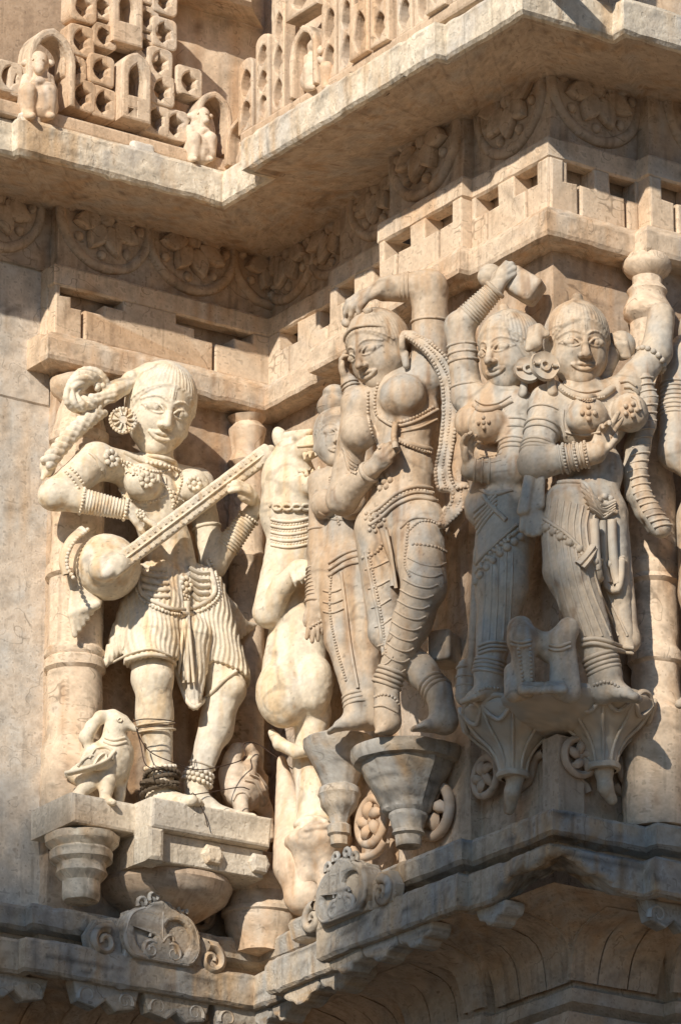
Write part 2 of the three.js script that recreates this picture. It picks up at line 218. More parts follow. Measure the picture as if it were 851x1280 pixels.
function blob(c, rx, ry, rz, X = V(1, 0, 0), Y = V(0, 1, 0), k) { const Z = X.clone().cross(Y).normalize(), e = i => { const g = s => s.getComponent(i); return Math.hypot(rx * g(X), ry * g(Y), rz * g(Z)); }, E = [e(0), e(1), e(2)], cx = c.x, cy = c.y, cz = c.z; return { k, bb: [cx - E[0], cy - E[1], cz - E[2], cx + E[0], cy + E[1], cz + E[2]], f(x, y, z) { x -= cx; y -= cy; z -= cz; const u = (x * X.x + y * X.y + z * X.z) / rx, v = (x * Y.x + y * Y.y + z * Y.z) / ry, w = (x * Z.x + y * Z.y + z * Z.z) / rz, k0 = Math.sqrt(u * u + v * v + w * w), k1 = Math.sqrt(u * u / (rx * rx) + v * v / (ry * ry) + w * w / (rz * rz)); return k1 < 1e-9 ? -Math.min(rx, ry, rz) : k0 * (k0 - 1) / k1; } }; }
function hoop(c, n, R, r, k) { const S = R + r, cx = c.x, cy = c.y, cz = c.z, a = n.x, b = n.y, d = n.z; return { k, bb: [cx - S, cy - S, cz - S, cx + S, cy + S, cz + S], f(x, y, z) { x -= cx; y -= cy; z -= cz; const h = x * a + y * b + z * d, q = Math.sqrt(Math.max(0, x * x + y * y + z * z - h * h)) - R; return Math.sqrt(q * q + h * h) - r; } }; }
function slabSDF(c, hx, hy, hz, r, X = V(1, 0, 0), Y = V(0, 1, 0), k) { const Z = X.clone().cross(Y).normalize(), S = Math.hypot(hx, hy, hz) + r; return { k, bb: [c.x - S, c.y - S, c.z - S, c.x + S, c.y + S, c.z + S], f(x, y, z) { x -= c.x; y -= c.y; z -= c.z; const u = Math.abs(x * X.x + y * X.y + z * X.z) - hx, v = Math.abs(x * Y.x + y * Y.y + z * Y.z) - hy, w = Math.abs(x * Z.x + y * Z.y + z * Z.z) - hz, U = Math.max(u, 0), T = Math.max(v, 0), W = Math.max(w, 0); return Math.sqrt(U * U + T * T + W * W) + Math.min(0, Math.max(u, v, w)) - r; } }; }
function solidOf(list, cell, k = 0.012, pad = 0.03) { const lo = V(1e9, 1e9, 1e9), hi = V(-1e9, -1e9, -1e9); for (const p of list) { lo.min(V(p.bb[0], p.bb[1], p.bb[2])); hi.max(V(p.bb[3], p.bb[4], p.bb[5])); } const s = new Solid(lo.subScalar(pad), hi.addScalar(pad), cell); for (const p of list) p.cut ? s.cut(p, p.k ?? 0.006) : s.add(p, p.k ?? k); return s; }
const carve = p => Object.assign(p, { cut: true });
// ------------------------------------------------------------------ the temple: one building, its courses and carved members as parts
const temple = thing('temple_building', 'pale carved stone temple wall with stepped corners, deep cornice and moulded base', 'temple');
const at = (i, s, y, o) => V(0, 0, 0).applyMatrix4(faceMatrix(i, s, y, o));
const A = 2, B1 = 4 - 1, B2 = 5, B3 = 7, B4 = 9, C1 = 10, C2 = 12;      // plan edges by face
// below the picture: plinth down to the court; above: the tower going on
moulding('plinth', [[0.55, -5.4], [0.55, -3.2], [0.35, -3.0], [0.3, -1.5], [-0.14, -1.35], [-0.14, -0.86]], PAL.slab, hewn, temple, { cell: 0.25, amp: 0.004 });
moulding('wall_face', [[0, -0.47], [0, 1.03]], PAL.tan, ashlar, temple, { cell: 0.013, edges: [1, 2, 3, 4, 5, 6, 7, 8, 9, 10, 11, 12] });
moulding('wall_face', [[0, -0.47], [0, 0.92], [0.004, 0.925], [0.004, 1.29], [0.010, 1.295]], PAL.plain, ashlar, temple, { cell: 0.016, edges: [0] });
// base courses
moulding('base_course', [[-0.12, -0.88], [-0.04, -0.87], [-0.04, -0.825], [-0.09, -0.815], [-0.11, -0.80], [-0.085, -0.785], [-0.085, -0.755], [-0.11, -0.75], [-0.125, -0.735]], PAL.tan, hewn, temple, { cell: 0.03 });
const cymaAt = t => [-0.125 + 0.03 * t + 0.195 * Math.pow(t, 5), -0.735 + 0.155 * (t - 0.12 * Math.pow(t, 5)) / 0.88], cyma = []; for (let k = 0; k <= 10; k++) cyma.push(cymaAt(k / 10));
moulding('cyma_course', cyma, PAL.tan, hewn, temple, { cell: 0.03 });
moulding('band_course', [[0.09, -0.580], [0.115, -0.588], [0.134, -0.587], [0.14, -0.580], [0.14, -0.512], [0.134, -0.503], [0.06, -0.498], [0.045, -0.49]], PAL.slab, hewn, temple, { cell: 0.012, amp: 0.0045, warp: (v, i) => { if (i !== 9 && i !== 10) return; const d = Math.hypot(v.x + 0.21, v.z - 1.46), a = i === 9 ? (1.46 - v.z) / 0.24 : (v.x + 0.21) / 0.17, lim = -0.535 - 0.06 * Math.pow(clamp(a), 2) + 0.022 * (noise(v.x * 26, 4, v.z * 26) - 0.5); if (a < 1 && v.y < lim) { const k = lim - v.y; v.y = lim + 0.3 * k; const s = 0.9 * k + 0.012 * noise(v.x * 60, v.y * 60, v.z * 60); if (i === 9) { v.x += s; v.z -= s * (1 - clamp(a * 4)); } else { v.z -= s; v.x += s * (1 - clamp(a * 4)); } } } });
moulding('recessed_course', [[0.05, -0.50], [0.05, -0.462]], PAL.tan, hewn, temple);
moulding('slab_course', [[0.04, -0.467], [0.085, -0.463], [0.095, -0.455], [0.101, -0.415], [0.096, -0.406], [0.04, -0.398], [-0.01, -0.392]], PAL.slab, hewn, temple, { cell: 0.012, amp: 0.0045 });
// upper courses
moulding('lintel_course', [[-0.01, 1.004], [0.052, 1.002], [0.066, 1.008], [0.07, 1.018], [0.07, 1.062], [0.066, 1.07], [0.05, 1.088], [0.042, 1.092], [0.02, 1.1]], PAL.cream, ashlar, temple, { edges: [1, 2, 3, 4, 5, 6, 7, 8, 9, 10, 11, 12], cell: 0.012, amp: 0.004 });
moulding('frieze_back', [[-0.024, 1.09], [-0.024, 1.242]], PAL.tan, ashlar, temple, { edges: [1, 2, 3, 4, 5, 6, 7, 8, 9, 10, 11, 12] });
moulding('frieze_bar', [[-0.01, 1.226], [0.028, 1.225], [0.034, 1.230], [0.034, 1.276], [0.030, 1.282], [0.012, 1.284]], PAL.cream, ashlar, temple, { edges: [1, 2, 3, 4, 5, 6, 7, 8, 9, 10, 11, 12], amp: 0.003 });
moulding('frieze_panel', [[0.012, 1.28], [0.012, 1.45]], PAL.tan, ashlar, temple, { cell: 0.014 });
moulding('soffit', [[0.285, 1.424], [0.272, 1.424], [0.266, 1.432], [0.22, 1.431], [0.12, 1.437], [0.05, 1.446], [-0.07, 1.449]].reverse(), PAL.tan, ashlar, temple, { cell: 0.016, amp: 0.005, along: PLAN_TOP });
moulding('fascia', [[0.283, 1.423], [0.296, 1.424], [0.303, 1.432], [0.306, 1.505], [0.300, 1.516], [0.27, 1.528], [0.20, 1.534], [0.0, 1.56]], PAL.ledge, hewn, temple, { cell: 0.012, amp: 0.0045, along: PLAN_TOP });
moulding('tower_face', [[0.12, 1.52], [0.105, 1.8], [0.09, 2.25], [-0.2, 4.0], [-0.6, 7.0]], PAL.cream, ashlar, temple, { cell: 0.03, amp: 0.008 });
moulding('tower_course', [[0.10, 2.055], [0.20, 2.05], [0.21, 2.06], [0.215, 2.12], [0.205, 2.13], [0.20, 2.135], [0.20, 2.2], [0.07, 2.22]], PAL.cream, ashlar, temple, { cell: 0.03, edges: [0, 1, 2] });
// ground-to-roof mass behind the faces, so that no light leaks through from the rear
{ const m = new THREE.Matrix4(); part('core', block(4.5, 12.2, 3, m.makeTranslation(1.4, -5.4, -3.9), PAL.slab, 0.01, 0), hewn, temple); }

// ends of the lintel and of the frieze where they stand out from the plain wall
part('lintel_end', block(0.068, 0.080, 0.072, basis(V(-0.680, 1.006, -0.038), V(1, 0, 0), UP, V(0, 0, 1)), PAL.cream, 0.010, 0.004), ashlar, temple);
part('frieze_end', block(0.034, 0.192, 0.040, basis(V(-0.662, 1.088, -0.040), V(1, 0, 0), UP, V(0, 0, 1)), PAL.cream, 0.004, 0.003), ashlar, temple);
// frieze: stepped merlons with T-shaped slots between them, roundels above
{
  const H = 0.134, slit = 0.009;
  // one merlon from a to b along the face; stepped on the sides that end in a slit
  const merlon = (a, b, L, R, st, tiers) => { const pts = [], h = k => H * (0.60 + 0.40 * k / tiers); if (L) { pts.push([a, 0]); for (let k = 0; k < tiers; k++) pts.push([a + k * st, h(k)], [a + (k + 1) * st, h(k)]); pts.push([a + tiers * st, H]); } else pts.push([a, 0], [a, H]); if (R) { pts.push([b - tiers * st, H]); for (let k = tiers - 1; k >= 0; k--) pts.push([b - (k + 1) * st, h(k)], [b - k * st, h(k)]); pts.push([b, 0]); } else pts.push([b, H], [b, 0]); return poly(pts.reverse()); };
  for (const [e, slits, st, tiers] of [[2, [0.055, 0.445], 0.056, 2], [3, [0.12, 0.30], 0.035, 1], [5, [0.04, 0.20], 0.035, 1], [7, [0.05, 0.225], 0.052, 1], [9, [0.09, 0.25], 0.042, 1], [10, [0.055, 0.195], 0.042, 1], [12, [0.05, 0.20, 0.38, 0.6, 0.9], 0.036, 1]]) {
    const o = 0.028, b0 = planAt(e, o), p0 = planAt(e, 0), n = edgeN(e), lo = (b0[0] - p0[0]) * n[1] - (b0[1] - p0[1]) * n[0], hi = lo + edgeLen(e, o), cuts = [e === 0 ? 0.6 : lo, ...slits, hi];
    for (let k = 0; k + 1 < cuts.length; k++) { const L = k > 0, R = k + 2 < cuts.length, a = cuts[k] + (L ? slit / 2 : 0), b = cuts[k + 1] - (R ? slit / 2 : 0), q = Math.min(st, (b - a) * 0.8 / tiers / (L && R ? 2 : 1)); part('merlon_block', place(extrude(merlon(a, b, L, R, q, tiers), 0.054, 0.005), faceMatrix(e, 0, 1.093, -0.022 + 0.003 * rnd()), PAL.cream), ashlar, temple); }
  }
  // roundels: a rim and eight petals round a boss, hung from the soffit
  const petal = new THREE.Shape(); petal.moveTo(0, 0.018); petal.bezierCurveTo(0.03, 0.03, 0.034, 0.062, 0, 0.092); petal.bezierCurveTo(-0.034, 0.062, -0.03, 0.03, 0, 0.018);
  const pg = extrude(petal, 0.018, 0.007, 6), rim = new THREE.TorusGeometry(0.114, 0.013, 8, 44), disc = extrude(new THREE.Shape().absarc(0, 0, 0.108, 0, Math.PI * 2), 0.004, 0.001, 24), boss = new THREE.SphereGeometry(0.026, 12, 8), dot = new THREE.SphereGeometry(0.012, 8, 6);
  for (const [e, s, sc] of [[0, 2.38, 1], [0, 2.06, 1], [2, 0.125, 1], [2, 0.385, 1], [2, 0.63, 0.9], [3, 0.10, 0.95], [3, 0.30, 0.95], [5, 0.17, 0.95], [7, 0.145, 1.05], [9, 0.165, 1], [10, 0.125, 1], [12, 0.18, 1], [12, 0.45, 1]]) {
    const f = faceMatrix(e, s, 1.440 + 0.006 * rnd(), 0.0125).scale(V(sc * 1.15, sc * 1.15, 0.85 + 0.3 * rnd())).multiply(new THREE.Matrix4().makeRotationZ(rnd() * 0.7));
    const d = part('roundel', place(disc, f, PAL.tan), ashlar, temple); part('rim', place(rim, f, PAL.tan), ashlar, d); part('boss', place(boss, f.clone().multiply(new THREE.Matrix4().makeScale(1, 1, 0.9)), PAL.tan), ashlar, d);
    for (let k = 0; k < 8; k++) part('petal', place(pg, f.clone().multiply(new THREE.Matrix4().makeRotationZ(k * Math.PI / 4 + 0.2)).multiply(new THREE.Matrix4().makeRotationX(0.12)), PAL.tan), ashlar, d);
    for (let k = 0; k < 8; k++) { const a = k * Math.PI / 4 + 0.59; part('bud', place(dot, f.clone().multiply(new THREE.Matrix4().makeTranslation(0.088 * Math.cos(a), 0.088 * Math.sin(a), 0.006)), PAL.tan), ashlar, d); }
  }
}
// corner knobs where the lintel turns inwards, cracks of the courses: small proud joints
// ---------------------------------------------------------------- pierced lattice on the roof edge
{
  const ringTile = (w, h) => { const s = new THREE.Shape(), r = 0.018, a = w / 2, b = h / 2; s.moveTo(-a + r, -b); s.lineTo(a - r, -b); s.quadraticCurveTo(a, -b, a, -b + r); s.lineTo(a, b - r); s.quadraticCurveTo(a, b, a - r, b); s.lineTo(-a + r, b); s.quadraticCurveTo(-a, b, -a, b - r); s.lineTo(-a, -b + r); s.quadraticCurveTo(-a, -b, -a + r, -b); const q = new THREE.Path(), e = w * 0.29, f = h * 0.35; q.moveTo(-e, -f * 0.2); q.quadraticCurveTo(-e * 0.8, -f * 0.8, 0, -f); q.quadraticCurveTo(e * 0.3, -f * 0.5, e * 0.9, -f * 0.35); q.lineTo(e * 0.75, 0); q.lineTo(e * 0.9, f * 0.35); q.quadraticCurveTo(e * 0.3, f * 0.6, 0, f); q.quadraticCurveTo(-e * 0.9, f * 0.8, -e, -f * 0.2); s.holes.push(q); return extrude(s, 0.042, 0.005, 5); };
  const archTile = (w, h, bars) => { const s = new THREE.Shape(), a = w / 2; s.moveTo(-a, 0); s.lineTo(a, 0); s.lineTo(a, h * 0.78); s.quadraticCurveTo(a * 0.9, h * 0.93, 0, h); s.quadraticCurveTo(-a * 0.9, h * 0.93, -a, h * 0.78); s.closePath(); const q = new THREE.Path(), b = a * 0.5, y0 = h * 0.36, y1 = h * 0.82; q.moveTo(-b, y0); q.lineTo(b, y0); q.lineTo(b, h * 0.62); q.quadraticCurveTo(b * 0.8, h * 0.74, 0, y1); q.quadraticCurveTo(-b * 0.8, h * 0.74, -b, h * 0.62); q.closePath(); s.holes.push(q); if (bars) for (const x of [-1, 1]) for (const y of [0.09, 0.2]) { const c = new THREE.Path(); const cx = x * b * 0.52, cy = h * y + 0.006, u = b * 0.4, v = h * 0.035; c.moveTo(cx - u, cy - v); c.lineTo(cx + u, cy - v); c.lineTo(cx + u, cy + v); c.lineTo(cx - u, cy + v); c.closePath(); s.holes.push(c); } return extrude(s, 0.055, 0.006, 6); };
  const fm = (p, face) => face === 'A' ? basis(p, V(1, 0, 0), UP, V(0, 0, 1)) : basis(p, V(0, 0, 1), UP, V(-1, 0, 0));
  const zA = 0.225, xB = -0.345;
  const lat = part('lattice_base', place(extrude(poly([[-1.4, 0], [0.62, 0], [0.62, 0.042], [-1.4, 0.042]]), 0.07, 0.008), basis(V(-0.90, 1.52, zA - 0.01), V(1, 0, 0), UP, V(0, 0, 1)), PAL.cream), ashlar, temple);
  const r1 = ringTile(0.078, 0.086), r2 = ringTile(0.07, 0.07);
  const z1 = (x, y) => onZ(x / 1.98, y / 1.98, zA);
  for (const [x, y, b] of [[35, 218, 1], [4, 205, 1], [186, 32, 1], [182, 114, 1], [166, 182, 0], [183, 250, 1], [229, 188, 1], [236, 268, 1], [386, 96, 1], [374, 170, 1], [378, 238, 1], [368, 308, 1], [447, 217, 1], [416, 322, 1], [186, -48, 1], [386, 14, 1], [240, -50, 1], [330, -60, 1], [346, 128, 0], [345, 60, 0], [345, -5, 0], [238, 104, 0], [236, 30, 0], [290, -40, 1]]) part('lattice_tile', place(b ? r1 : r2, fm(z1(x, y), 'A').multiply(new THREE.Matrix4().makeScale(1, 1, 0.9 + 0.2 * rnd())), PAL.cream), ashlar, lat);
  for (const [x, y, w, h, b] of [[303, 322, 0.088, 0.19, 1], [288, 128, 0.092, 0.17, 0]]) part('arch_tile', place(archTile(w, h, b), fm(z1(x, y), 'A').multiply(new THREE.Matrix4().makeScale(1, 1, b ? 1.25 : 1)), PAL.cream), ashlar, lat);
  part('lattice_backing', place(extrude(poly([[-1.1, 0], [0.52, 0], [0.52, 0.13], [0.40, 0.13], [0.40, 0.3], [0.3, 0.3], [0.3, 0.62], [-1.1, 0.62]]), 0.03, 0.004), basis(V(-0.90, 1.55, 0.15), V(1, 0, 0), UP, V(0, 0, 1)), PAL.tan), ashlar, temple);
  const latB = part('lattice_base', place(extrude(poly([[0.44, 0], [1.75, 0], [1.75, 0.035], [0.44, 0.035]]), 0.06, 0.008), basis(V(xB + 0.01, 1.525, 0), V(0, 0, 1), UP, V(-1, 0, 0)), PAL.cream), ashlar, temple);
  // slanting side: upright strips pierced by rows of pointed ovals
  const strip = (w, h, n, kind) => { const a = w / 2, s = new THREE.Shape(); s.moveTo(-a, 0); s.lineTo(a, 0); s.lineTo(a, h - 0.02); s.quadraticCurveTo(a * 0.8, h, 0, h); s.quadraticCurveTo(-a * 0.8, h, -a, h - 0.02); s.closePath(); for (let k = 0; k < n; k++) { const y0 = 0.012 + (h - 0.03) * k / n, H = (h - 0.03) / n - 0.012, m = y0 + H / 2, e = a * 0.58, q = new THREE.Path(); if (kind === 1 && k % 2) { for (const sx of [-1, 1]) for (const sy of [0.25, 0.7]) { const c = new THREE.Path(), cx = sx * a * 0.36, cy = y0 + H * sy, u = a * 0.22, v = H * 0.13; c.moveTo(cx - u, cy - v); c.lineTo(cx + u, cy - v); c.lineTo(cx + u, cy + v); c.lineTo(cx - u, cy + v); c.closePath(); s.holes.push(c); } continue; } q.moveTo(-e, m - H * 0.1); q.quadraticCurveTo(-e * 0.7, y0 + H * 0.1, 0, y0); q.quadraticCurveTo(e * 0.4, y0 + H * 0.2, e, m - H * 0.18); q.lineTo(e * 0.7, m); q.lineTo(e, m + H * 0.2); q.quadraticCurveTo(e * 0.6, m + H * 0.44, 0, m + H * 0.5); q.quadraticCurveTo(-e * 0.9, m + H * 0.4, -e, m - H * 0.1); s.holes.push(q); } return extrude(s, 0.045, 0.005, 5); };
  for (const [z, w, h, n, kind] of [[0.46, 0.07, 0.20, 2, 0], [0.535, 0.062, 0.24, 3, 0], [0.605, 0.06, 0.30, 3, 0], [0.83, 0.07, 0.42, 4, 0], [0.905, 0.066, 0.40, 4, 0], [0.985, 0.08, 0.52, 4, 1], [1.07, 0.074, 0.46, 5, 0], [1.15, 0.07, 0.50, 5, 0], [1.225, 0.07, 0.44, 4, 0], [1.305, 0.08, 0.5, 4, 1], [1.385, 0.07, 0.46, 4, 0], [1.46, 0.07, 0.4, 4, 0], [0.735, 0.14, 0.2, 2, 0]]) part('lattice_strip', place(strip(w, h, n, kind), fm(V(xB - 0.018 * (w > 0.07 ? 1 : 0), z === 0.735 ? 1.77 : 1.556, z), 'B'), PAL.cream), ashlar, latB);
  part('lattice_backing', place(extrude(poly([[0.38, 0], [1.7, 0], [1.7, 0.6], [0.95, 0.6], [0.75, 0.42], [0.6, 0.3], [0.42, 0.22]]), 0.03, 0.004), basis(V(-0.22, 1.55, 0), V(0, 0, 1), UP, V(-1, 0, 0)), PAL.tan), ashlar, temple);
  // niches with little seated monkeys are framed by pointed arches
  const niche = (w, h) => { const s = new THREE.Shape(), a = w / 2, i = a * 0.72, k = h * 0.88; s.moveTo(a, 0); s.lineTo(a, h * 0.55); s.quadraticCurveTo(a * 0.95, h * 0.9, 0, h); s.quadraticCurveTo(-a * 0.95, h * 0.9, -a, h * 0.55); s.lineTo(-a, 0); s.lineTo(-i, 0); s.lineTo(-i, h * 0.52); s.quadraticCurveTo(-i * 0.95, k * 0.92, 0, k); s.quadraticCurveTo(i * 0.95, k * 0.92, i, h * 0.52); s.lineTo(i, 0); s.closePath(); return s; };
  for (const [p, f, w, h] of [[z1(100, 270), 'A', 0.135, 0.2], [z1(502, 386), 'A', 0.105, 0.16], [V(-0.285, 1.532, 0.365), 'B', 0.15, 0.12], [V(xB, 1.56, 0.735), 'B', 0.12, 0.18]]) part('niche_arch', place(extrude(niche(w, h), 0.06, 0.006, 8), fm(p, f), PAL.cream), ashlar, f === 'A' ? lat : latB);
}
// worn knobs along the top of the cornice fascia
for (const [px, py, w] of [[36, 152, 0.06], [176, 188, 0.07], [344, 176, 0.05]]) { const c = px > 300 ? onX(px, py, -0.34) : onZ(px, py, 0.285); part('fascia_knob', paint(solidOf([slabSDF(c.clone().add(V(0, -0.012, -0.008)), w * 0.34, 0.020, 0.016, 0.010), slabSDF(c.clone().add(V(w * 0.25, -0.03, -0.008)), w * 0.5, 0.014, 0.016, 0.008)], 0.004, 0.012).mesh(), PAL.ledge), carved, temple); }
// ---------------------------------------------------------------- engaged columns
function column(name, c, prof, pal = PAL.cream, seg = 26) { return part(name, lathe(prof, new THREE.Matrix4().makeTranslation(c.x, 0, c.z), pal, seg), ashlar, temple); }
const yA = (px, py, z) => onZ(px, py, z).y;
{
  const c = onZ(96, 800, 0.035); c.z = 0.03;
  const y = py => yA(96, py, 0.09), R = 0.068;
  column('column', c, [[0, -0.2], [R + 0.012, -0.2], [R + 0.012, y(935)], [R + 0.008, y(925)], [R, y(918)], [R, y(832)], [R + 0.009, y(828)], [R + 0.009, y(818)], [R + 0.004, y(815)], [R + 0.009, y(812)], [R + 0.009, y(806)], [R, y(801)], [R, y(716)], [R + 0.01, y(712)], [R + 0.01, y(700)], [R, y(696)], [R - 0.003, y(545)], [R + 0.006, y(541)], [R + 0.006, y(533)], [R, y(530)], [R - 0.012, y(505)], [R - 0.022, y(490)], [R - 0.005, y(482)], [R + 0.006, y(474)], [R + 0.008, y(464)], [0, y(458)]]);
  const d = onZ(308, 700, 0.03); d.z = 0.03; const q = py => yA(308, py, 0.07), r = 0.046;
  column('column', d, [[0, -0.17], [r + 0.01, -0.17], [r + 0.01, q(965)], [r, q(955)], [r, q(884)], [r + 0.006, q(880)], [r + 0.006, q(872)], [r, q(868)], [r, q(700)], [r + 0.008, q(694)], [r, q(686)], [r, q(600)], [r - 0.006, q(580)], [r + 0.004, q(572)], [r - 0.008, q(560)], [r - 0.004, q(545)], [r + 0.002, q(530)], [r - 0.01, q(522)], [r + 0.004, q(514)], [0, q(508)]]);
  const e = onZ(815, 600, 1.40); e.z = 1.395; const w = py => yA(815, py, 1.45), s = 0.056;
  column('column', e, [[0, -0.40], [0.082, -0.40], [0.082, w(885)], [0.074, w(878)], [0.06, w(868)], [s, w(850)], [s, w(822)], [s + 0.008, w(818)], [s + 0.008, w(806)], [s, w(800)], [s, w(722)], [s + 0.01, w(717)], [s + 0.004, w(711)], [s + 0.009, w(706)], [s + 0.008, w(697)], [s, w(692)], [s, w(600)], [0.045, w(560)], [0.043, w(392)], [0.058, w(384)], [0.060, w(376)], [0.052, w(368)], [0.044, w(361)], [0.044, w(357)], [0.048, w(353)], [0.044, w(349)], [0.036, w(345)], [0.036, w(336)], [0.050, w(331)], [0.060, w(324)], [0.060, w(318)], [0.052, w(310)], [0, w(306)]]);
}
// ---------------------------------------------------------------- ledge, bowls and brackets under the lute player
const front = (x, y, z) => basis(V(x, y, z), V(1, 0, 0), UP, V(0, 0, 1));
{
  part('ledge_block', block(0.20, 0.075, 0.185, front(-0.585, -0.215, -0.01), PAL.ledge, 0.008, 0.007), hewn, temple);
  const l2 = part('ledge_block', block(0.345, 0.078, 0.262, front(-0.335, -0.214, -0.01), PAL.ledge, 0.008, 0.007), hewn, temple);
  part('ledge_strip', block(0.335, 0.075, 0.235, front(-0.335, -0.290, -0.01), PAL.ledge, 0.005, 0.004), hewn, l2);
  for (const x of [-0.32, -0.185]) part('ledge_boss', place(extrude(poly([[-0.03, 0], [-0.018, -0.022], [0.018, -0.022], [0.03, 0], [0.018, 0.024], [-0.018, 0.024]]), 0.03, 0.01), front(x, -0.252, 0.212), PAL.ledge), hewn, l2);
  part('ledge_boss', block(0.05, 0.09, 0.06, front(-0.492, -0.298, 0.19), PAL.ledge, 0.012, 0.006), hewn, l2);
  part('bracket_bowl', lathe([[0, -0.475], [0.03, -0.47], [0.03, -0.43], [0.036, -0.405], [0.09, -0.375], [0.15, -0.335], [0.165, -0.305], [0.16, -0.29], [0, -0.288]], front(-0.345, 0, 0.06), PAL.tan), ashlar, temple);
  const c = onZ(104, 1060, 0.1);
  part('pendant_bowl', lathe([[0, -0.385], [0.042, -0.382], [0.046, -0.372], [0.046, -0.335], [0.058, -0.322], [0.064, -0.315], [0.06, -0.30], [0.062, -0.292], [0.076, -0.282], [0.078, -0.262], [0.072, -0.255], [0.088, -0.240], [0.090, -0.222], [0.07, -0.214], [0, -0.21]], front(c.x, 0, 0.095), PAL.ledge), ashlar, temple);
  const d = onZ(338, 1100, 0.10);
  part('bracket_bowl', lathe([[0, -0.44], [0.07, -0.437], [0.074, -0.42], [0.09, -0.375], [0.094, -0.345], [0.1, -0.34], [0.1, -0.33], [0.094, -0.327], [0.086, -0.29], [0.11, -0.265], [0.112, -0.255], [0.10, -0.25], [0, -0.245]], front(-0.09, 0, 0.10), PAL.cream), ashlar, temple);
  part('bracket_block', block(0.16, 0.06, 0.16, front(-0.10, -0.25, 0.0), PAL.cream, 0.006, 0.006), hewn, temple);
}
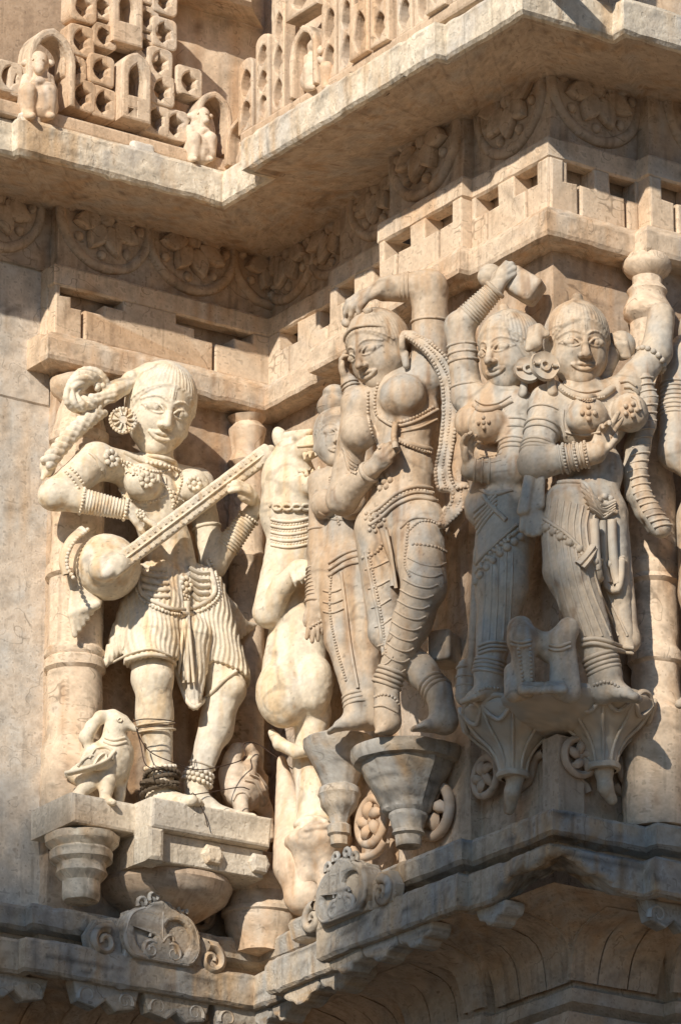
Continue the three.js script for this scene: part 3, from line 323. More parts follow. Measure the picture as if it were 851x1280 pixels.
// ---------------------------------------------------------------- pedestals of the other figures
{
  const d = onX(508, 945, -0.20), y0 = onX(508, 938, -0.215).y; const flute = v => { const a = Math.atan2(v.z, v.x), r = Math.hypot(v.x, v.z); if (v.y < y0 - 0.03 && v.y > y0 - 0.14) { const k = 1 - 0.07 * Math.pow(Math.abs(Math.cos(a * 5)), 0.35); v.x *= k; v.z *= k; } };
  part('round_pedestal', lathe([[0, y0 - 0.150], [0.050, y0 - 0.148], [0.058, y0 - 0.14], [0.088, y0 - 0.085], [0.112, y0 - 0.045], [0.116, y0 - 0.032], [0.124, y0 - 0.028], [0.132, y0 - 0.012], [0.130, y0 + 0.004], [0.12, y0 + 0.008], [0, y0 + 0.01]], new THREE.Matrix4().makeTranslation(d.x, 0, d.z), PAL.slab, 48, 0, Math.PI * 2, flute), ashlar, temple);
  part('pedestal_foot', lathe([[0, y0 - 0.235], [0.03, y0 - 0.23], [0.032, y0 - 0.205], [0.04, y0 - 0.20], [0.036, y0 - 0.19], [0.042, y0 - 0.165], [0.046, y0 - 0.158], [0.044, y0 - 0.150], [0, y0 - 0.149]], new THREE.Matrix4().makeTranslation(d.x - 0.005, 0, d.z + 0.012), PAL.slab, 24), ashlar, temple);
  const e = onX(424, 930, -0.125), y1 = onX(424, 922, -0.14).y;
  part('round_pedestal', lathe([[0, y1 - 0.265], [0.022, y1 - 0.262], [0.024, y1 - 0.24], [0.03, y1 - 0.235], [0.03, y1 - 0.215], [0.022, y1 - 0.208], [0.026, y1 - 0.19], [0.044, y1 - 0.165], [0.046, y1 - 0.145], [0.050, y1 - 0.138], [0.046, y1 - 0.12], [0.04, y1 - 0.115], [0.046, y1 - 0.10], [0.066, y1 - 0.055], [0.086, y1 - 0.02], [0.088, y1 - 0.002], [0.08, y1 + 0.004], [0, y1 + 0.006]], new THREE.Matrix4().makeTranslation(e.x, 0, e.z), PAL.slab, 36), ashlar, temple);
  // double lotus under the two women: two petalled bowls running down into curved stems
  const lotus = (c, y, r, stem) => { const pf = v => { const a = Math.atan2(v.z - 0, v.x), h = (v.y - y) / 0.11; if (h > -1.0) { const k = 1 + 0.05 * Math.pow(Math.abs(Math.cos(a * 4 + (h > -0.35 ? 0.78 : 0))), 0.7) * clamp(1 + h) - 0.03; v.x *= k; v.z *= k; } }; const b = part('lotus_bowl', lathe([[0.0, y - 0.165], [0.030, y - 0.165], [0.036, y - 0.13], [0.055, y - 0.10], [0.086, y - 0.072], [r, y - 0.040], [r + 0.006, y - 0.022], [r, y - 0.008], [r - 0.02, y], [0, y + 0.004]], new THREE.Matrix4().makeTranslation(c.x, 0, c.z), PAL.pair, 48, 0, Math.PI * 2, pf), carved, temple);
    for (let k = 0; k < 10; k++) { const a = k / 10 * Math.PI * 2, R = r + 0.001, p = (da, dy, dr) => V(c.x + (R + dr) * Math.cos(a + da), y + dy, c.z + (R + dr) * Math.sin(a + da)); part('lotus_petal_edge', tube([p(-0.30, -0.030, 0), p(-0.16, -0.012, 0.002), p(0, -0.006, 0.001), p(0.16, -0.012, 0.002), p(0.30, -0.030, 0)], 0.0065, PAL.pair), carved, b); part('lotus_petal_edge', tube([p(-0.30, -0.028, 0.001), p(-0.16, -0.050, -0.008), p(0, -0.060, -0.016), p(0.16, -0.050, -0.008), p(0.30, -0.028, 0.001)], 0.006, PAL.pair), carved, b); }
    for (let k = 0; k < 10; k++) { const a = k / 10 * Math.PI * 2 + 0.314, q = [[r + 0.001, -0.030], [0.090, -0.072], [0.058, -0.10], [0.038, -0.13], [0.031, -0.16]]; part('lotus_rib', tube(q.map(([R, dy]) => V(c.x + R * Math.cos(a), y + dy, c.z + R * Math.sin(a))), 0.0042, PAL.pair), carved, b); }
    part('lotus_collar', lathe([[0.028, y - 0.172], [0.037, y - 0.170], [0.039, y - 0.163], [0.036, y - 0.156], [0.028, y - 0.155]], new THREE.Matrix4().makeTranslation(c.x, 0, c.z), PAL.pair, 24), carved, b);
    part('lotus_stem', paint(solidOf(chain(stem, stem.map((_, i) => mix(0.026, 0.013, i / (stem.length - 1))), 0.01), 0.004, 0.01).mesh(), PAL.pair), carved, temple); };
  const l = onX(640, 890, -0.145), r = onZ(752, 890, 1.385), yl = onX(640, 880, -0.16).y;
  lotus(l, yl, 0.118, [V(l.x, yl - 0.15, l.z), onX(645, 965, -0.14), onX(640, 990, -0.14), onX(636, 1012, -0.13)]); lotus(r, yl, 0.118, [V(r.x, yl - 0.15, r.z), onZ(754, 962, 1.38), onZ(756, 984, 1.38), onZ(764, 1000, 1.375)]);
  part('lotus_bowl', lathe([[0, yl - 0.085], [0.05, yl - 0.083], [0.11, yl - 0.060], [0.150, yl - 0.034], [0.156, yl - 0.020], [0.150, yl - 0.006], [0.12, yl], [0, yl + 0.003]], new THREE.Matrix4().makeTranslation(-0.085, 0, 1.335), PAL.pair, 40), carved, temple);
  part('corner_pier', block(0.075, 0.22, 0.06, basis(V(-0.078, -0.42, 1.295), V(1, 0, 0), UP, V(0, 0, 1)), PAL.tan, 0.004, 0.003), ashlar, temple);
  const n = onZ(898, 880, 1.46), yn = onZ(898, 884, 1.48).y; part('round_pedestal', lathe([[0, yn - 0.20], [0.05, yn - 0.195], [0.06, yn - 0.15], [0.10, yn - 0.06], [0.115, yn - 0.03], [0.12, yn - 0.012], [0.116, yn], [0, yn + 0.004]], new THREE.Matrix4().makeTranslation(n.x, 0, n.z), PAL.slab, 36), ashlar, temple);
}
// ---------------------------------------------------------------- carved trim of the base: cusped fringe, incised leaves, scroll crests
const hang = (i, s, y, o) => faceMatrix(i, s, y, o);
{
  // hanging cusps under the band
  const cusp = w => { const s = new THREE.Shape(), a = w / 2; s.moveTo(-a, 0); s.lineTo(a, 0); s.lineTo(a, -0.012); s.quadraticCurveTo(a * 0.9, -0.030, a * 0.66, -0.031); s.quadraticCurveTo(a * 0.42, -0.032, a * 0.30, -0.044); s.quadraticCurveTo(0, -0.054, -a * 0.30, -0.044); s.quadraticCurveTo(-a * 0.42, -0.032, -a * 0.66, -0.031); s.quadraticCurveTo(-a * 0.9, -0.030, -a, -0.012); s.closePath(); return s; };
  for (const [e, n, s0, s1] of [[3, 2, 0.1, 0.28], [5, 2, -0.1, 0.22], [7, 3, -0.12, 0.30], [9, 1, 0.14, 0.25]]) for (let k = 0; k < n; k++) { const w = (s1 - s0) / n; part('cusp', place(extrude(cusp(w * 0.98), 0.055, 0.006, 5), hang(e, s0 + w * (k + 0.5), -0.585, 0.065), PAL.slab), hewn, temple); }
  // paired scrolls hanging on the left wall and at the far corner
  const curl = (cx, cy, r, sgn) => spiral(cx, cy, r, r * 0.18, sgn > 0 ? -0.4 : Math.PI + 0.4, sgn * 1.2, 22);
  const scrolls = (e, s, y, o, w, pal) => { for (const k of [-1, 1]) { const pts = curl(k * w * 0.28, -0.024, 0.024, k).map(p => V(p[0], p[1], 0).applyMatrix4(hang(e, s, y, o))); part('scroll', tube(pts, t => 0.0085 * (1 - 0.4 * t), pal), carved, temple); } part('scroll_backing', place(extrude(poly([[-w / 2, 0.01], [w / 2, 0.01], [w * 0.42, -0.04], [w * 0.15, -0.052], [0, -0.03], [-w * 0.15, -0.052], [-w * 0.42, -0.04]]), 0.035, 0.006), hang(e, s, y, o - 0.03), pal), hewn, temple); };
  for (let k = 0; k < 3; k++) scrolls(2, 0.10 + 0.2 * k, -0.593, 0.115, 0.19, PAL.slab);
  scrolls(0, 2.42, -0.593, 0.115, 0.19, PAL.slab); scrolls(10, 0.22, -0.593, 0.12, 0.16, PAL.slab); scrolls(12, 0.07, -0.593, 0.12, 0.16, PAL.slab);
  // leaf outlines cut into the cyma: hooked grooves, built as thin dark-edged channels between raised leaves
  const hook = v => v < 0.72 ? -0.010 * (1 - v) : -0.028 * Math.pow((v - 0.72) / 0.28, 1.6) - 0.010 * (1 - v);
  for (const e of [0, 2, 3, 5, 7, 9, 10, 12]) {
    const o0 = -0.10, L = edgeLen(e, o0), st = planAt(e, o0), b = planAt(e, 0), n = edgeN(e), lo = (st[0] - b[0]) * n[1] - (st[1] - b[1]) * n[0], N = Math.max(1, Math.round(Math.min(L, 1.2) / 0.092));
    const begin = e === 0 ? L - 1.2 : 0, w = Math.min(L, 1.2) / N, m = hang(e, lo + begin, 0, 0), g = 0.0045, th = 0.014;
    for (let k = 0; k < N; k++) {
      const top = k % 2 ? 0.90 : 0.80, pt = (s, v, d) => { const q = cymaAt(0.04 + v * 0.86), x = (k + s) * w + hook(Math.min(v, top)) + (s ? -g / 2 : g / 2); return V(clamp(x, 0, w * N), q[1], q[0] + d).applyMatrix4(m); }, l = [];
      for (let j = 0; j < 9; j++) { const a = j / 9, c = (j + 1) / 9; l.push(patch(pt(0, a, th), pt(1, a, th), pt(1, c, th), pt(0, c, th), 0.03, 0.002), patch(pt(0, a, 0), pt(0, a, th), pt(0, c, th), pt(0, c, 0), 0.05, 0.002), patch(pt(1, a, th), pt(1, a, 0), pt(1, c, 0), pt(1, c, th), 0.05, 0.002)); }
      part('cyma_leaf', paint(merged(l), PAL.tan), hewn, temple);
    }
  }
  // scroll crest: a shield with two heart-shaped sunk eyes between volutes, standing on the band
  const crest = (e, s, y, o, sc) => {
    const S = new THREE.Shape(); S.moveTo(-0.075, 0); S.lineTo(0.075, 0); S.bezierCurveTo(0.125, 0.03, 0.12, 0.10, 0.075, 0.125); S.lineTo(0.05, 0.13); S.quadraticCurveTo(0.03, 0.15, 0, 0.155); S.quadraticCurveTo(-0.03, 0.15, -0.05, 0.13); S.lineTo(-0.075, 0.125); S.bezierCurveTo(-0.12, 0.10, -0.125, 0.03, -0.075, 0);
    for (const k of [-1, 1]) { const h = new THREE.Path(); h.moveTo(k * 0.007, 0.088); h.bezierCurveTo(k * 0.016, 0.120, k * 0.078, 0.118, k * 0.080, 0.076); h.bezierCurveTo(k * 0.080, 0.048, k * 0.066, 0.026, k * 0.055, 0.020); h.bezierCurveTo(k * 0.046, 0.040, k * 0.020, 0.052, k * 0.007, 0.088); S.holes.push(h); }
    const m = hang(e, s, y, o).scale(V(sc, sc, 1)), put = pts => pts.map(p => V(p[0], p[1], p[2] ?? 0.045).applyMatrix4(m));
    const c = part('scroll_crest', place(extrude(S, 0.05, 0.007, 10), m, PAL.slab), hewn, temple);
    part('crest_back', place(extrude(poly([[-0.1, 0], [0.1, 0], [0.09, 0.12], [-0.09, 0.12]]), 0.036, 0.004), m, PAL.slab), hewn, c);
    for (const k of [-1, 1]) {
      part('volute', tube(put(spiral(k * 0.032, 0.026, 0.024, 0.005, k > 0 ? 2.2 : Math.PI - 2.2, -k * 1.4)), t => 0.007, PAL.slab), carved, c);
      part('volute', tube(put(spiral(k * 0.152, 0.032, 0.036, 0.008, k > 0 ? 1.9 : Math.PI - 1.9, -k * 1.35).map(p => [p[0], p[1], 0.03])), t => 0.013 * (1 - 0.5 * t), PAL.slab), carved, c);
      part('crest_wing', place(extrude(poly([[k * 0.10, 0.0], [k * 0.19, 0.0], [k * 0.20, 0.045], [k * 0.175, 0.085], [k * 0.13, 0.088], [k * 0.10, 0.06]].slice().sort(() => 0)), 0.028, 0.006), m, PAL.slab), hewn, c);
      for (const [x, y2] of [[0.022, 0.158], [0.055, 0.14]]) part('crest_curl', tube(put(spiral(k * x, y2, 0.016, 0.004, k > 0 ? -0.6 : Math.PI + 0.6, k * 1.1)), 0.006, PAL.slab), carved, c);
    }
    part('crest_bud', tube(put([[0, 0.03], [0, 0.06], [0, 0.09], [0, 0.125]]), t => 0.004 + 0.003 * t, PAL.slab), carved, c); for (let q = 0; q < 5; q++) { const a = (q - 2) * 0.55; part('crest_frond', tube(put([[0, 0.12, 0.03], [Math.sin(a) * 0.022, 0.12 + Math.cos(a) * 0.022, 0.036], [Math.sin(a) * 0.042, 0.125 + Math.cos(a) * 0.040, 0.03]]), t => 0.0095 * Math.sin(0.5 + 2.3 * t), PAL.slab), carved, c); } for (const k of [-1, 1]) { part('crest_leaf', tube(put([[0, 0.05], [k * 0.014, 0.066], [k * 0.030, 0.070], [k * 0.034, 0.058]]), t => 0.0075 * (1 - 0.5 * t), PAL.slab), carved, c); part('crest_rib', tube(put([[k * 0.05, 0.006], [k * 0.085, 0.012], [k * 0.104, 0.05], [k * 0.088, 0.105], [k * 0.05, 0.128]]), 0.006, PAL.slab), carved, c); }
    return c;
  };
  crest(2, 0.235, -0.515, 0.105, 1.0);
  crest(7, -0.005, -0.515, 0.115, 0.95);
}
// foliage scrolls in rings on the wall under the figures
function scrollRing(p, n, r, a0 = 0) { // p centre, n outward normal
  const X = UP.clone().cross(n).normalize(), m = basis(p, X, UP, n), put = (x, y, z) => V(x, y, z).applyMatrix4(m);
  const g = part('foliage_ring', tube(Array.from({ length: 20 }, (_, i) => { const a = i / 20 * Math.PI * 2; return put(r * Math.cos(a), r * Math.sin(a), 0.012); }), r * 0.23, PAL.tan, { closed: true }), carved, temple);
  for (let k = 0; k < 5; k++) { const a = a0 + k * 1.257, q = f => [f * r * Math.cos(a + (1 - f) * 0.9), f * r * Math.sin(a + (1 - f) * 0.9)]; part('foliage_leaf', tube([0.12, 0.35, 0.6, 0.86].map(f => put(...q(f), 0.008 + 0.012 * Math.sin(f * 3))), t => r * (0.08 + 0.20 * Math.sin(Math.PI * clamp(t))), PAL.tan), carved, g); }
  part('foliage_boss', place(new THREE.SphereGeometry(r * 0.2, 8, 6), basis(put(0, 0, 0.014), X, UP, n), PAL.tan), carved, g);
  return g;
}
const NA = V(0, 0, 1), NB = V(-1, 0, 0);
scrollRing(onZ(720, 948, 1.352), NA, 0.042); scrollRing(onZ(790, 966, 1.345), NA, 0.043, 0.5); scrollRing(onX(612, 972, -0.108), NB, 0.045, 0.3); scrollRing(onX(548, 1015, -0.125), NB, 0.06, 0.9); scrollRing(onX(470, 1028, -0.125), NB, 0.055, 0.1); scrollRing(onX(424, 1040, -0.055), NB, 0.05, 0.4); scrollRing(onZ(244, 1140, 0.003), NA, 0.045, 0.2); scrollRing(onZ(178, 1120, 0.003), NA, 0.04, 0.6); scrollRing(onZ(850, 975, 1.378), NA, 0.042, 0.2);
for (const [p, n] of [[[[702, 962], [712, 972], [730, 980], [735, 990]], 'C'], [[[768, 980], [776, 990], [790, 992], [800, 985]], 'C'], [[[508, 1040], [520, 1046], [535, 1040], [542, 1020]], 'B'], [[[440, 1062], [450, 1072], [470, 1066], [482, 1050]], 'B'], [[[418, 1060], [424, 1080], [430, 1090]], 'B'], [[[642, 990], [660, 975], [668, 950], [680, 940]], 'B']]) part('foliage_stem', tube(p.map(q => n === 'C' ? onZ(q[0], q[1], 1.338) : onX(q[0], q[1], q[0] > 600 ? -0.098 : q[0] > 435 ? -0.13 : -0.06)), 0.011, PAL.tan), carved, temple);
// ------------------------------------------------------------------ sculptor's kit: an upright drawing plane through a statue, heads, hands, jewellery laid on the surface
function frame(anchor, nx, nz) { const Z = V(nx, 0, nz).normalize(), X = UP.clone().cross(Z).normalize(), k = anchor.dot(Z); return { X, Y: UP, Z, P(px, py, d = 0) { const s = sight(px, py); return EYE.clone().addScaledVector(s, (k + d - EYE.dot(Z)) / s.dot(Z)); }, blob(px, py, d, rx, ry, rz, roll = 0, kk) { const c = Math.cos(roll), q = Math.sin(roll); return blob(this.P(px, py, d), rx, ry, rz, X.clone().multiplyScalar(c).addScaledVector(UP, q), UP.clone().multiplyScalar(c).addScaledVector(X, -q), kk); }, limb(a, b, ra, rb, kk) { return limb(this.P(...a), this.P(...b), ra, rb, kk); }, chain(l, r, kk) { return chain(l.map(a => this.P(...a)), r, kk); } }; }
const below = (p, c, n) => ({ k: p.k, bb: p.bb, f: (x, y, z) => Math.max(p.f(x, y, z), (x - c.x) * n.x + (y - c.y) * n.y + (z - c.z) * n.z) });    // keep what lies behind the plane
const ridged = (p, fn) => ({ k: p.k, bb: p.bb, f: (x, y, z) => p.f(x, y, z) + fn(x, y, z) });
class Statue {
  constructor(name, label, category, pal, cell = 0.0036) { this.g = thing(name, label, category); this.pal = pal; this.list = []; this.extra = []; this.cell = cell; }
  add(...l) { for (const p of l.flat()) this.list.push(p); return this; }
  body(k = 0.016) { this.s = solidOf(this.list, this.cell, k); return this; }                                   // field of the body, for laying ornaments on
  finish(name = 'body') { const gs = [this.s.mesh(), ...this.extra].map(g => { g.deleteAttribute('uv'); return g; }); this.mesh = part(name, paint(merged(gs), this.pal), carved, this.g); return this; }
  on(pts, lift = 0) { const o = []; let last = null; for (const [x, y] of pts) { const h = this.s.hit(x, y); if (h && (!last || h.distanceTo(last) < 0.14)) { h.addScaledVector(LOOK, -lift); o.push(h); last = h; } } return o; }
  fine(pts, n = 4) { const c = new THREE.CatmullRomCurve3(pts.map(p => V(p[0], p[1], 0))); return c.getPoints((pts.length - 1) * n).map(p => [p.x, p.y]); }
  cord(name, pts, r = 0.003, lift = 0, n = 4) { const q = this.on(this.fine(pts, n), lift); if (q.length > 1) return part(name, tube(q, r, this.pal), carved, this.g); }
  beads(name, pts, r = 0.004, lift = 0, gap = 2.05, n = 5) { const q = this.on(this.fine(pts, n), lift - r * 0.3); if (q.length > 1) return part(name, beadGeo(q, r, this.pal, { gap }), carved, this.g); }
  ring(name, a, b, t, R, r = 0.005, beads) { if (!beads) { R -= r * 0.45; } const c = a.clone().lerp(b, t), n = b.clone().sub(a).normalize(), u = V(0.3, 0.9, 0.2).cross(n).normalize(), w = n.clone().cross(u), pts = Array.from({ length: 18 }, (_, i) => { const q = i / 18 * 2 * Math.PI; return c.clone().addScaledVector(u, R * Math.cos(q)).addScaledVector(w, R * Math.sin(q)); }); return part(name, beads ? beadGeo(pts, r, this.pal, { closed: true, gap: 2.1 }) : tube(pts, r, this.pal, { closed: true }), carved, this.g); }
  rings(name, a, b, t0, t1, n, R0, R1, r, beads) { for (let i = 0; i < n; i++) { const f = n > 1 ? i / (n - 1) : 0; this.ring(name, a, b, mix(t0, t1, f), mix(R0, R1, f), r, beads); } }
  solid(name, list, cell = 0.0036, k = 0.012) { return part(name, paint(solidOf(list, cell, k).mesh(0.0006, 0.0009), this.pal), carved, this.g); }
  flower(name, px, py, r, n = 8) { const c = this.s.hit(px, py); if (!c) return; const e = 0.008, f = p => this.s.at(p), N = V(f(c.clone().add(V(e, 0, 0))) - f(c.clone().add(V(-e, 0, 0))), f(c.clone().add(V(0, e, 0))) - f(c.clone().add(V(0, -e, 0))), f(c.clone().add(V(0, 0, e))) - f(c.clone().add(V(0, 0, -e)))).normalize(), X = UP.clone().cross(N).normalize(), Y = N.clone().cross(X), l = []; for (let i = 0; i <= n; i++) { const a = i / n * 2 * Math.PI, q = i === n ? c : c.clone().addScaledVector(X, r * 0.6 * Math.cos(a)).addScaledVector(Y, r * 0.6 * Math.sin(a)), s = i === n ? r * 0.3 : r * 0.27; l.push(BEAD.clone().scale(s, s, s * 0.8).translate(q.x, q.y, q.z)); } return part(name, paint(merged(l), this.pal), carved, this.g); }
}
// head in its own units (chin 0, crown 1; z forward), H metres high; returns geometry and matrix
function makeHead(c, H, yaw, pitch, roll, { hair = 'band', knob = 1, tilak = true, smile = 0, cell = 0.0023, eyes = 1 } = {}) {
  const S = (x, y, z) => V(x * H, y * H, z * H), B = (x, y, z, a, b, d, k) => blob(S(x, y, z), a * H, b * H, d * H, undefined, undefined, k * H), L = (a, b, ra, rb, k) => limb(S(...a), S(...b), ra * H, rb * H, k * H);
  const base = [B(0, 0.60, -0.08, 0.335, 0.395, 0.40, 0.1), B(0, 0.47, 0.06, 0.295, 0.43, 0.335, 0.1), L([-0.215, 0.32, 0.0], [-0.03, 0.13, 0.20], 0.115, 0.12, 0.14), L([0.215, 0.32, 0.0], [0.03, 0.13, 0.20], 0.115, 0.12, 0.14), B(-0.13, 0.34, 0.19, 0.14, 0.14, 0.14, 0.12), B(0.13, 0.34, 0.19, 0.14, 0.14, 0.14, 0.12), B(0, 0.105, 0.275, 0.085, 0.07, 0.07, 0.09)];
  const bs = solidOf(base, 0.006, 0.02), zs = (x, y) => { const v = V(); for (let z = 0.75; z > -0.4; z -= 0.006) { if (bs.at(v.set(x * H, y * H, z * H)) < 0) return z; } return 0; };
  const Z = (x, y, d = 0) => [x, y, zs(x, y) + d], arc = (pts, r, d, k) => { const cv = new THREE.CatmullRomCurve3(pts.map(p => V(p[0], p[1], 0))).getPoints(8).map(p => S(...Z(p.x, p.y, d))); return chain(cv, r * H, k * H); };
  const l = [...base];
  // nose, lips, chin crease
  const nz = zs(0, 0.4); l.push(L([0, 0.60, zs(0, 0.6) - 0.03], [0, 0.385, nz + 0.065], 0.034, 0.046, 0.05), B(0, 0.362, nz + 0.065, 0.056, 0.044, 0.056, 0.02), B(-0.052, 0.352, nz + 0.02, 0.036, 0.032, 0.045, 0.02), B(0.052, 0.352, nz + 0.02, 0.036, 0.032, 0.045, 0.02));
  l.push(...arc([[-0.135, 0.240 + smile], [-0.075, 0.256], [-0.03, 0.268], [0, 0.258], [0.03, 0.268], [0.075, 0.256], [0.135, 0.240 + smile]], 0.0225, 0.010, 0.006), ...arc([[-0.115, 0.228 + smile], [-0.06, 0.206], [0, 0.198], [0.06, 0.206], [0.115, 0.228 + smile]], 0.025, 0.010, 0.006));
  for (const k of [-1, 1]) l.push(carve(B(k * 0.03, 0.335, nz + 0.075, 0.014, 0.012, 0.02, 0.01)));
  for (const k of [-1, 1]) {
    const ex = k * 0.145, ey = 0.515;
    l.push(carve(B(ex, ey, zs(ex, ey) + 0.035, 0.115, 0.055, 0.035, 0.03)), B(ex, ey - 0.003, zs(ex, ey) - 0.030, 0.098, 0.050, 0.048, 0.012));
    l.push(...arc([[k * 0.045, ey - 0.022], [k * 0.085, ey + 0.022], [ex, ey + 0.046], [k * 0.21, ey + 0.026], [k * 0.272, ey - 0.004]], 0.0145, 0.006, 0.006), ...arc([[k * 0.045, ey - 0.022], [k * 0.095, ey - 0.046], [ex, ey - 0.052], [k * 0.21, ey - 0.034], [k * 0.265, ey - 0.002]], 0.012, 0.004, 0.006));
    if (eyes) l.push(B(ex, ey, zs(ex, ey) + 0.012, 0.030, 0.034, 0.014, 0.005));
    l.push(...arc([[k * 0.03, ey + 0.085], [k * 0.085, ey + 0.122], [k * 0.16, ey + 0.128], [k * 0.24, ey + 0.09], [k * 0.285, ey + 0.05]], 0.0135, 0.006, 0.010));
    l.push(B(k * 0.335, 0.45, -0.04, 0.035, 0.115, 0.065, 0.02), B(k * 0.345, 0.335, -0.03, 0.03, 0.06, 0.04, 0.02));
  }
  if (tilak) l.push(...arc([[0, 0.61], [0, 0.70], [0, 0.79]], 0.013, 0.004, 0.008), ...arc([[-0.028, 0.66], [-0.028, 0.78]], 0.008, 0.004, 0.006), ...arc([[0.028, 0.66], [0.028, 0.78]], 0.008, 0.004, 0.006));
  // hair: a cap behind the hair line, combed in fine strands, with a rolled edge
  const cap = B(0, 0.605, -0.09, 0.388, 0.45, 0.45, 0.02), n = V(0, -0.60, 0.80), hl = 0.205;
  const comb = (x, y, z) => { const a = Math.atan2(z / H + 0.1, Math.abs(x / H) + 0.02); return 0.0035 * H * Math.sin(a * 52 + y / H * 8); };
  l.push({ k: 0.02 * H, bb: cap.bb, f: (x, y, z) => Math.max(cap.f(x, y, z) + comb(x, y, z), x * n.x + y * n.y + z * n.z + hl * H) });
  const edge = []; for (let i = -9; i <= 9; i++) { const a = i / 9 * 1.35, x = 0.355 * Math.sin(a), t = Math.cos(a); edge.push(S(x * 1.05, 0.46 + 0.335 * t, 0.0 + 0.315 * t)); }
  l.push(...chain(edge, 0.013 * H, 0.012 * H));
  if (knob) l.push(L([0, 1.0, -0.06], [0, 1.05, -0.06], 0.085, 0.07, 0.02), B(0, 1.09, -0.06, 0.06, 0.045, 0.06, 0.01));
  const s = solidOf(l, cell, 0.015 * H, 0.012), g = s.mesh(0.0005, 0.0009);
  const m = new THREE.Matrix4().makeBasis(RIGHT, UP, AHEAD.clone().negate()).multiply(new THREE.Matrix4().makeRotationZ(roll)).multiply(new THREE.Matrix4().makeRotationY(yaw)).multiply(new THREE.Matrix4().makeRotationX(pitch));
  const off = V(0, 0.5 * H, 0.02).applyMatrix4(m); m.setPosition(c.clone().sub(off)); g.applyMatrix4(m); g.userData = { m, H }; return g;
}
const headPoint = (g, x, y, z) => V(x * g.userData.H, y * g.userData.H, z * g.userData.H).applyMatrix4(g.userData.m);
// hand: wrist point, unit vector towards the knuckles, unit vector out of the back of the hand; curl per joint for four fingers
function makeHand(w, dir, back, side, size, curl = [0.5, 0.55, 0.6, 0.65], { thumb = [0.6, 0.3], spread = 0.12 } = {}) {
  dir = dir.clone().normalize(); const X = dir.clone().cross(back).normalize().multiplyScalar(side), N = X.clone().cross(dir).normalize().multiplyScalar(side), l = [], u = size / 100; // X points to the thumb side
  const at = (a, b, c) => w.clone().addScaledVector(dir, a * u).addScaledVector(X, b * u).addScaledVector(N, c * u);
  l.push(limb(at(-4, 0, 0), at(14, 0, 0), 13 * u, 15 * u, 6 * u), limb(at(14, 7, 0), at(42, 11, 0), 10.5 * u, 9 * u, 8 * u), limb(at(14, -7, 0), at(38, -12, 0), 10.5 * u, 8.5 * u, 8 * u), limb(at(14, 0, 0), at(42, 0, 0), 10 * u, 9 * u, 8 * u));
  [[44, 14, 28, 16, 12, 7.2], [46, 5, 31, 18, 13, 7.4], [44, -4.5, 29, 17, 12, 7.2], [39, -13, 23, 13, 10, 6.4]].forEach(([a, b, l1, l2, l3, r], i) => {
    let p = at(a, b, 0), ang = 0; const sp = (1.5 - i) * spread; const c = curl[i]; const D = () => dir.clone().multiplyScalar(Math.cos(ang) * Math.cos(sp)).addScaledVector(N, -Math.sin(ang)).addScaledVector(X, Math.cos(ang) * Math.sin(sp));
    for (const [q, f, R0, R1] of [[l1, 0.8, r, r * 0.95], [l2, 1.15, r * 0.95, r * 0.88], [l3, 0.8, r * 0.88, r * 0.72]]) { ang += c * f; const e = p.clone().addScaledVector(D(), q * u); l.push(limb(p, e, R0 * u, R1 * u, 1.2 * u)); p = e; }
  });
  const t0 = at(10, 12, -3), t1 = at(28, 12 + 16 * thumb[0], -6 - 12 * thumb[1]), t2 = at(44, 14 + 17 * thumb[0], -10 - 22 * thumb[1]), t3 = at(54, 13 + 15 * thumb[0], -12 - 30 * thumb[1]);
  l.push(limb(t0, t1, 10 * u, 8.5 * u, 4 * u), limb(t1, t2, 8.3 * u, 7.6 * u, 1.5 * u), limb(t2, t3, 7.6 * u, 6 * u, 1.5 * u));
  return l;
}
function makeFoot(heel, toe, width) { const d = toe.clone().sub(heel), L = d.length(), X = d.clone().normalize(), S = X.clone().cross(UP).normalize(), w = L * 0.20, at = (t, s, y) => heel.clone().addScaledVector(d, t).addScaledVector(S, s * w).add(V(0, y * L, 0)); const l = [limb(at(0, 0, 0.06), at(0.22, 0, 0.18), 0.17 * L, 0.19 * L, 0.02), limb(at(0.22, 0, 0.16), at(0.62, 0, 0.05), 0.18 * L, 0.13 * L, 0.02), limb(at(0.45, 0.5, 0.02), at(0.76, 0.75, 0.01), 0.14 * L, 0.125 * L, 0.02), limb(at(0.45, -0.5, 0.02), at(0.72, -0.85, 0.01), 0.13 * L, 0.11 * L, 0.02)]; [[0.98, 1.15, 0.10], [1.0, 0.55, 0.08], [0.97, 0.02, 0.078], [0.92, -0.5, 0.074], [0.85, -1.0, 0.07]].forEach(([t, s, r]) => l.push(limb(at(0.66, s * 0.85, 0.0), at(t, s, -0.015), r * L, r * L, 0.003))); return l; }
const toward = (a, b) => b.clone().sub(a).normalize();
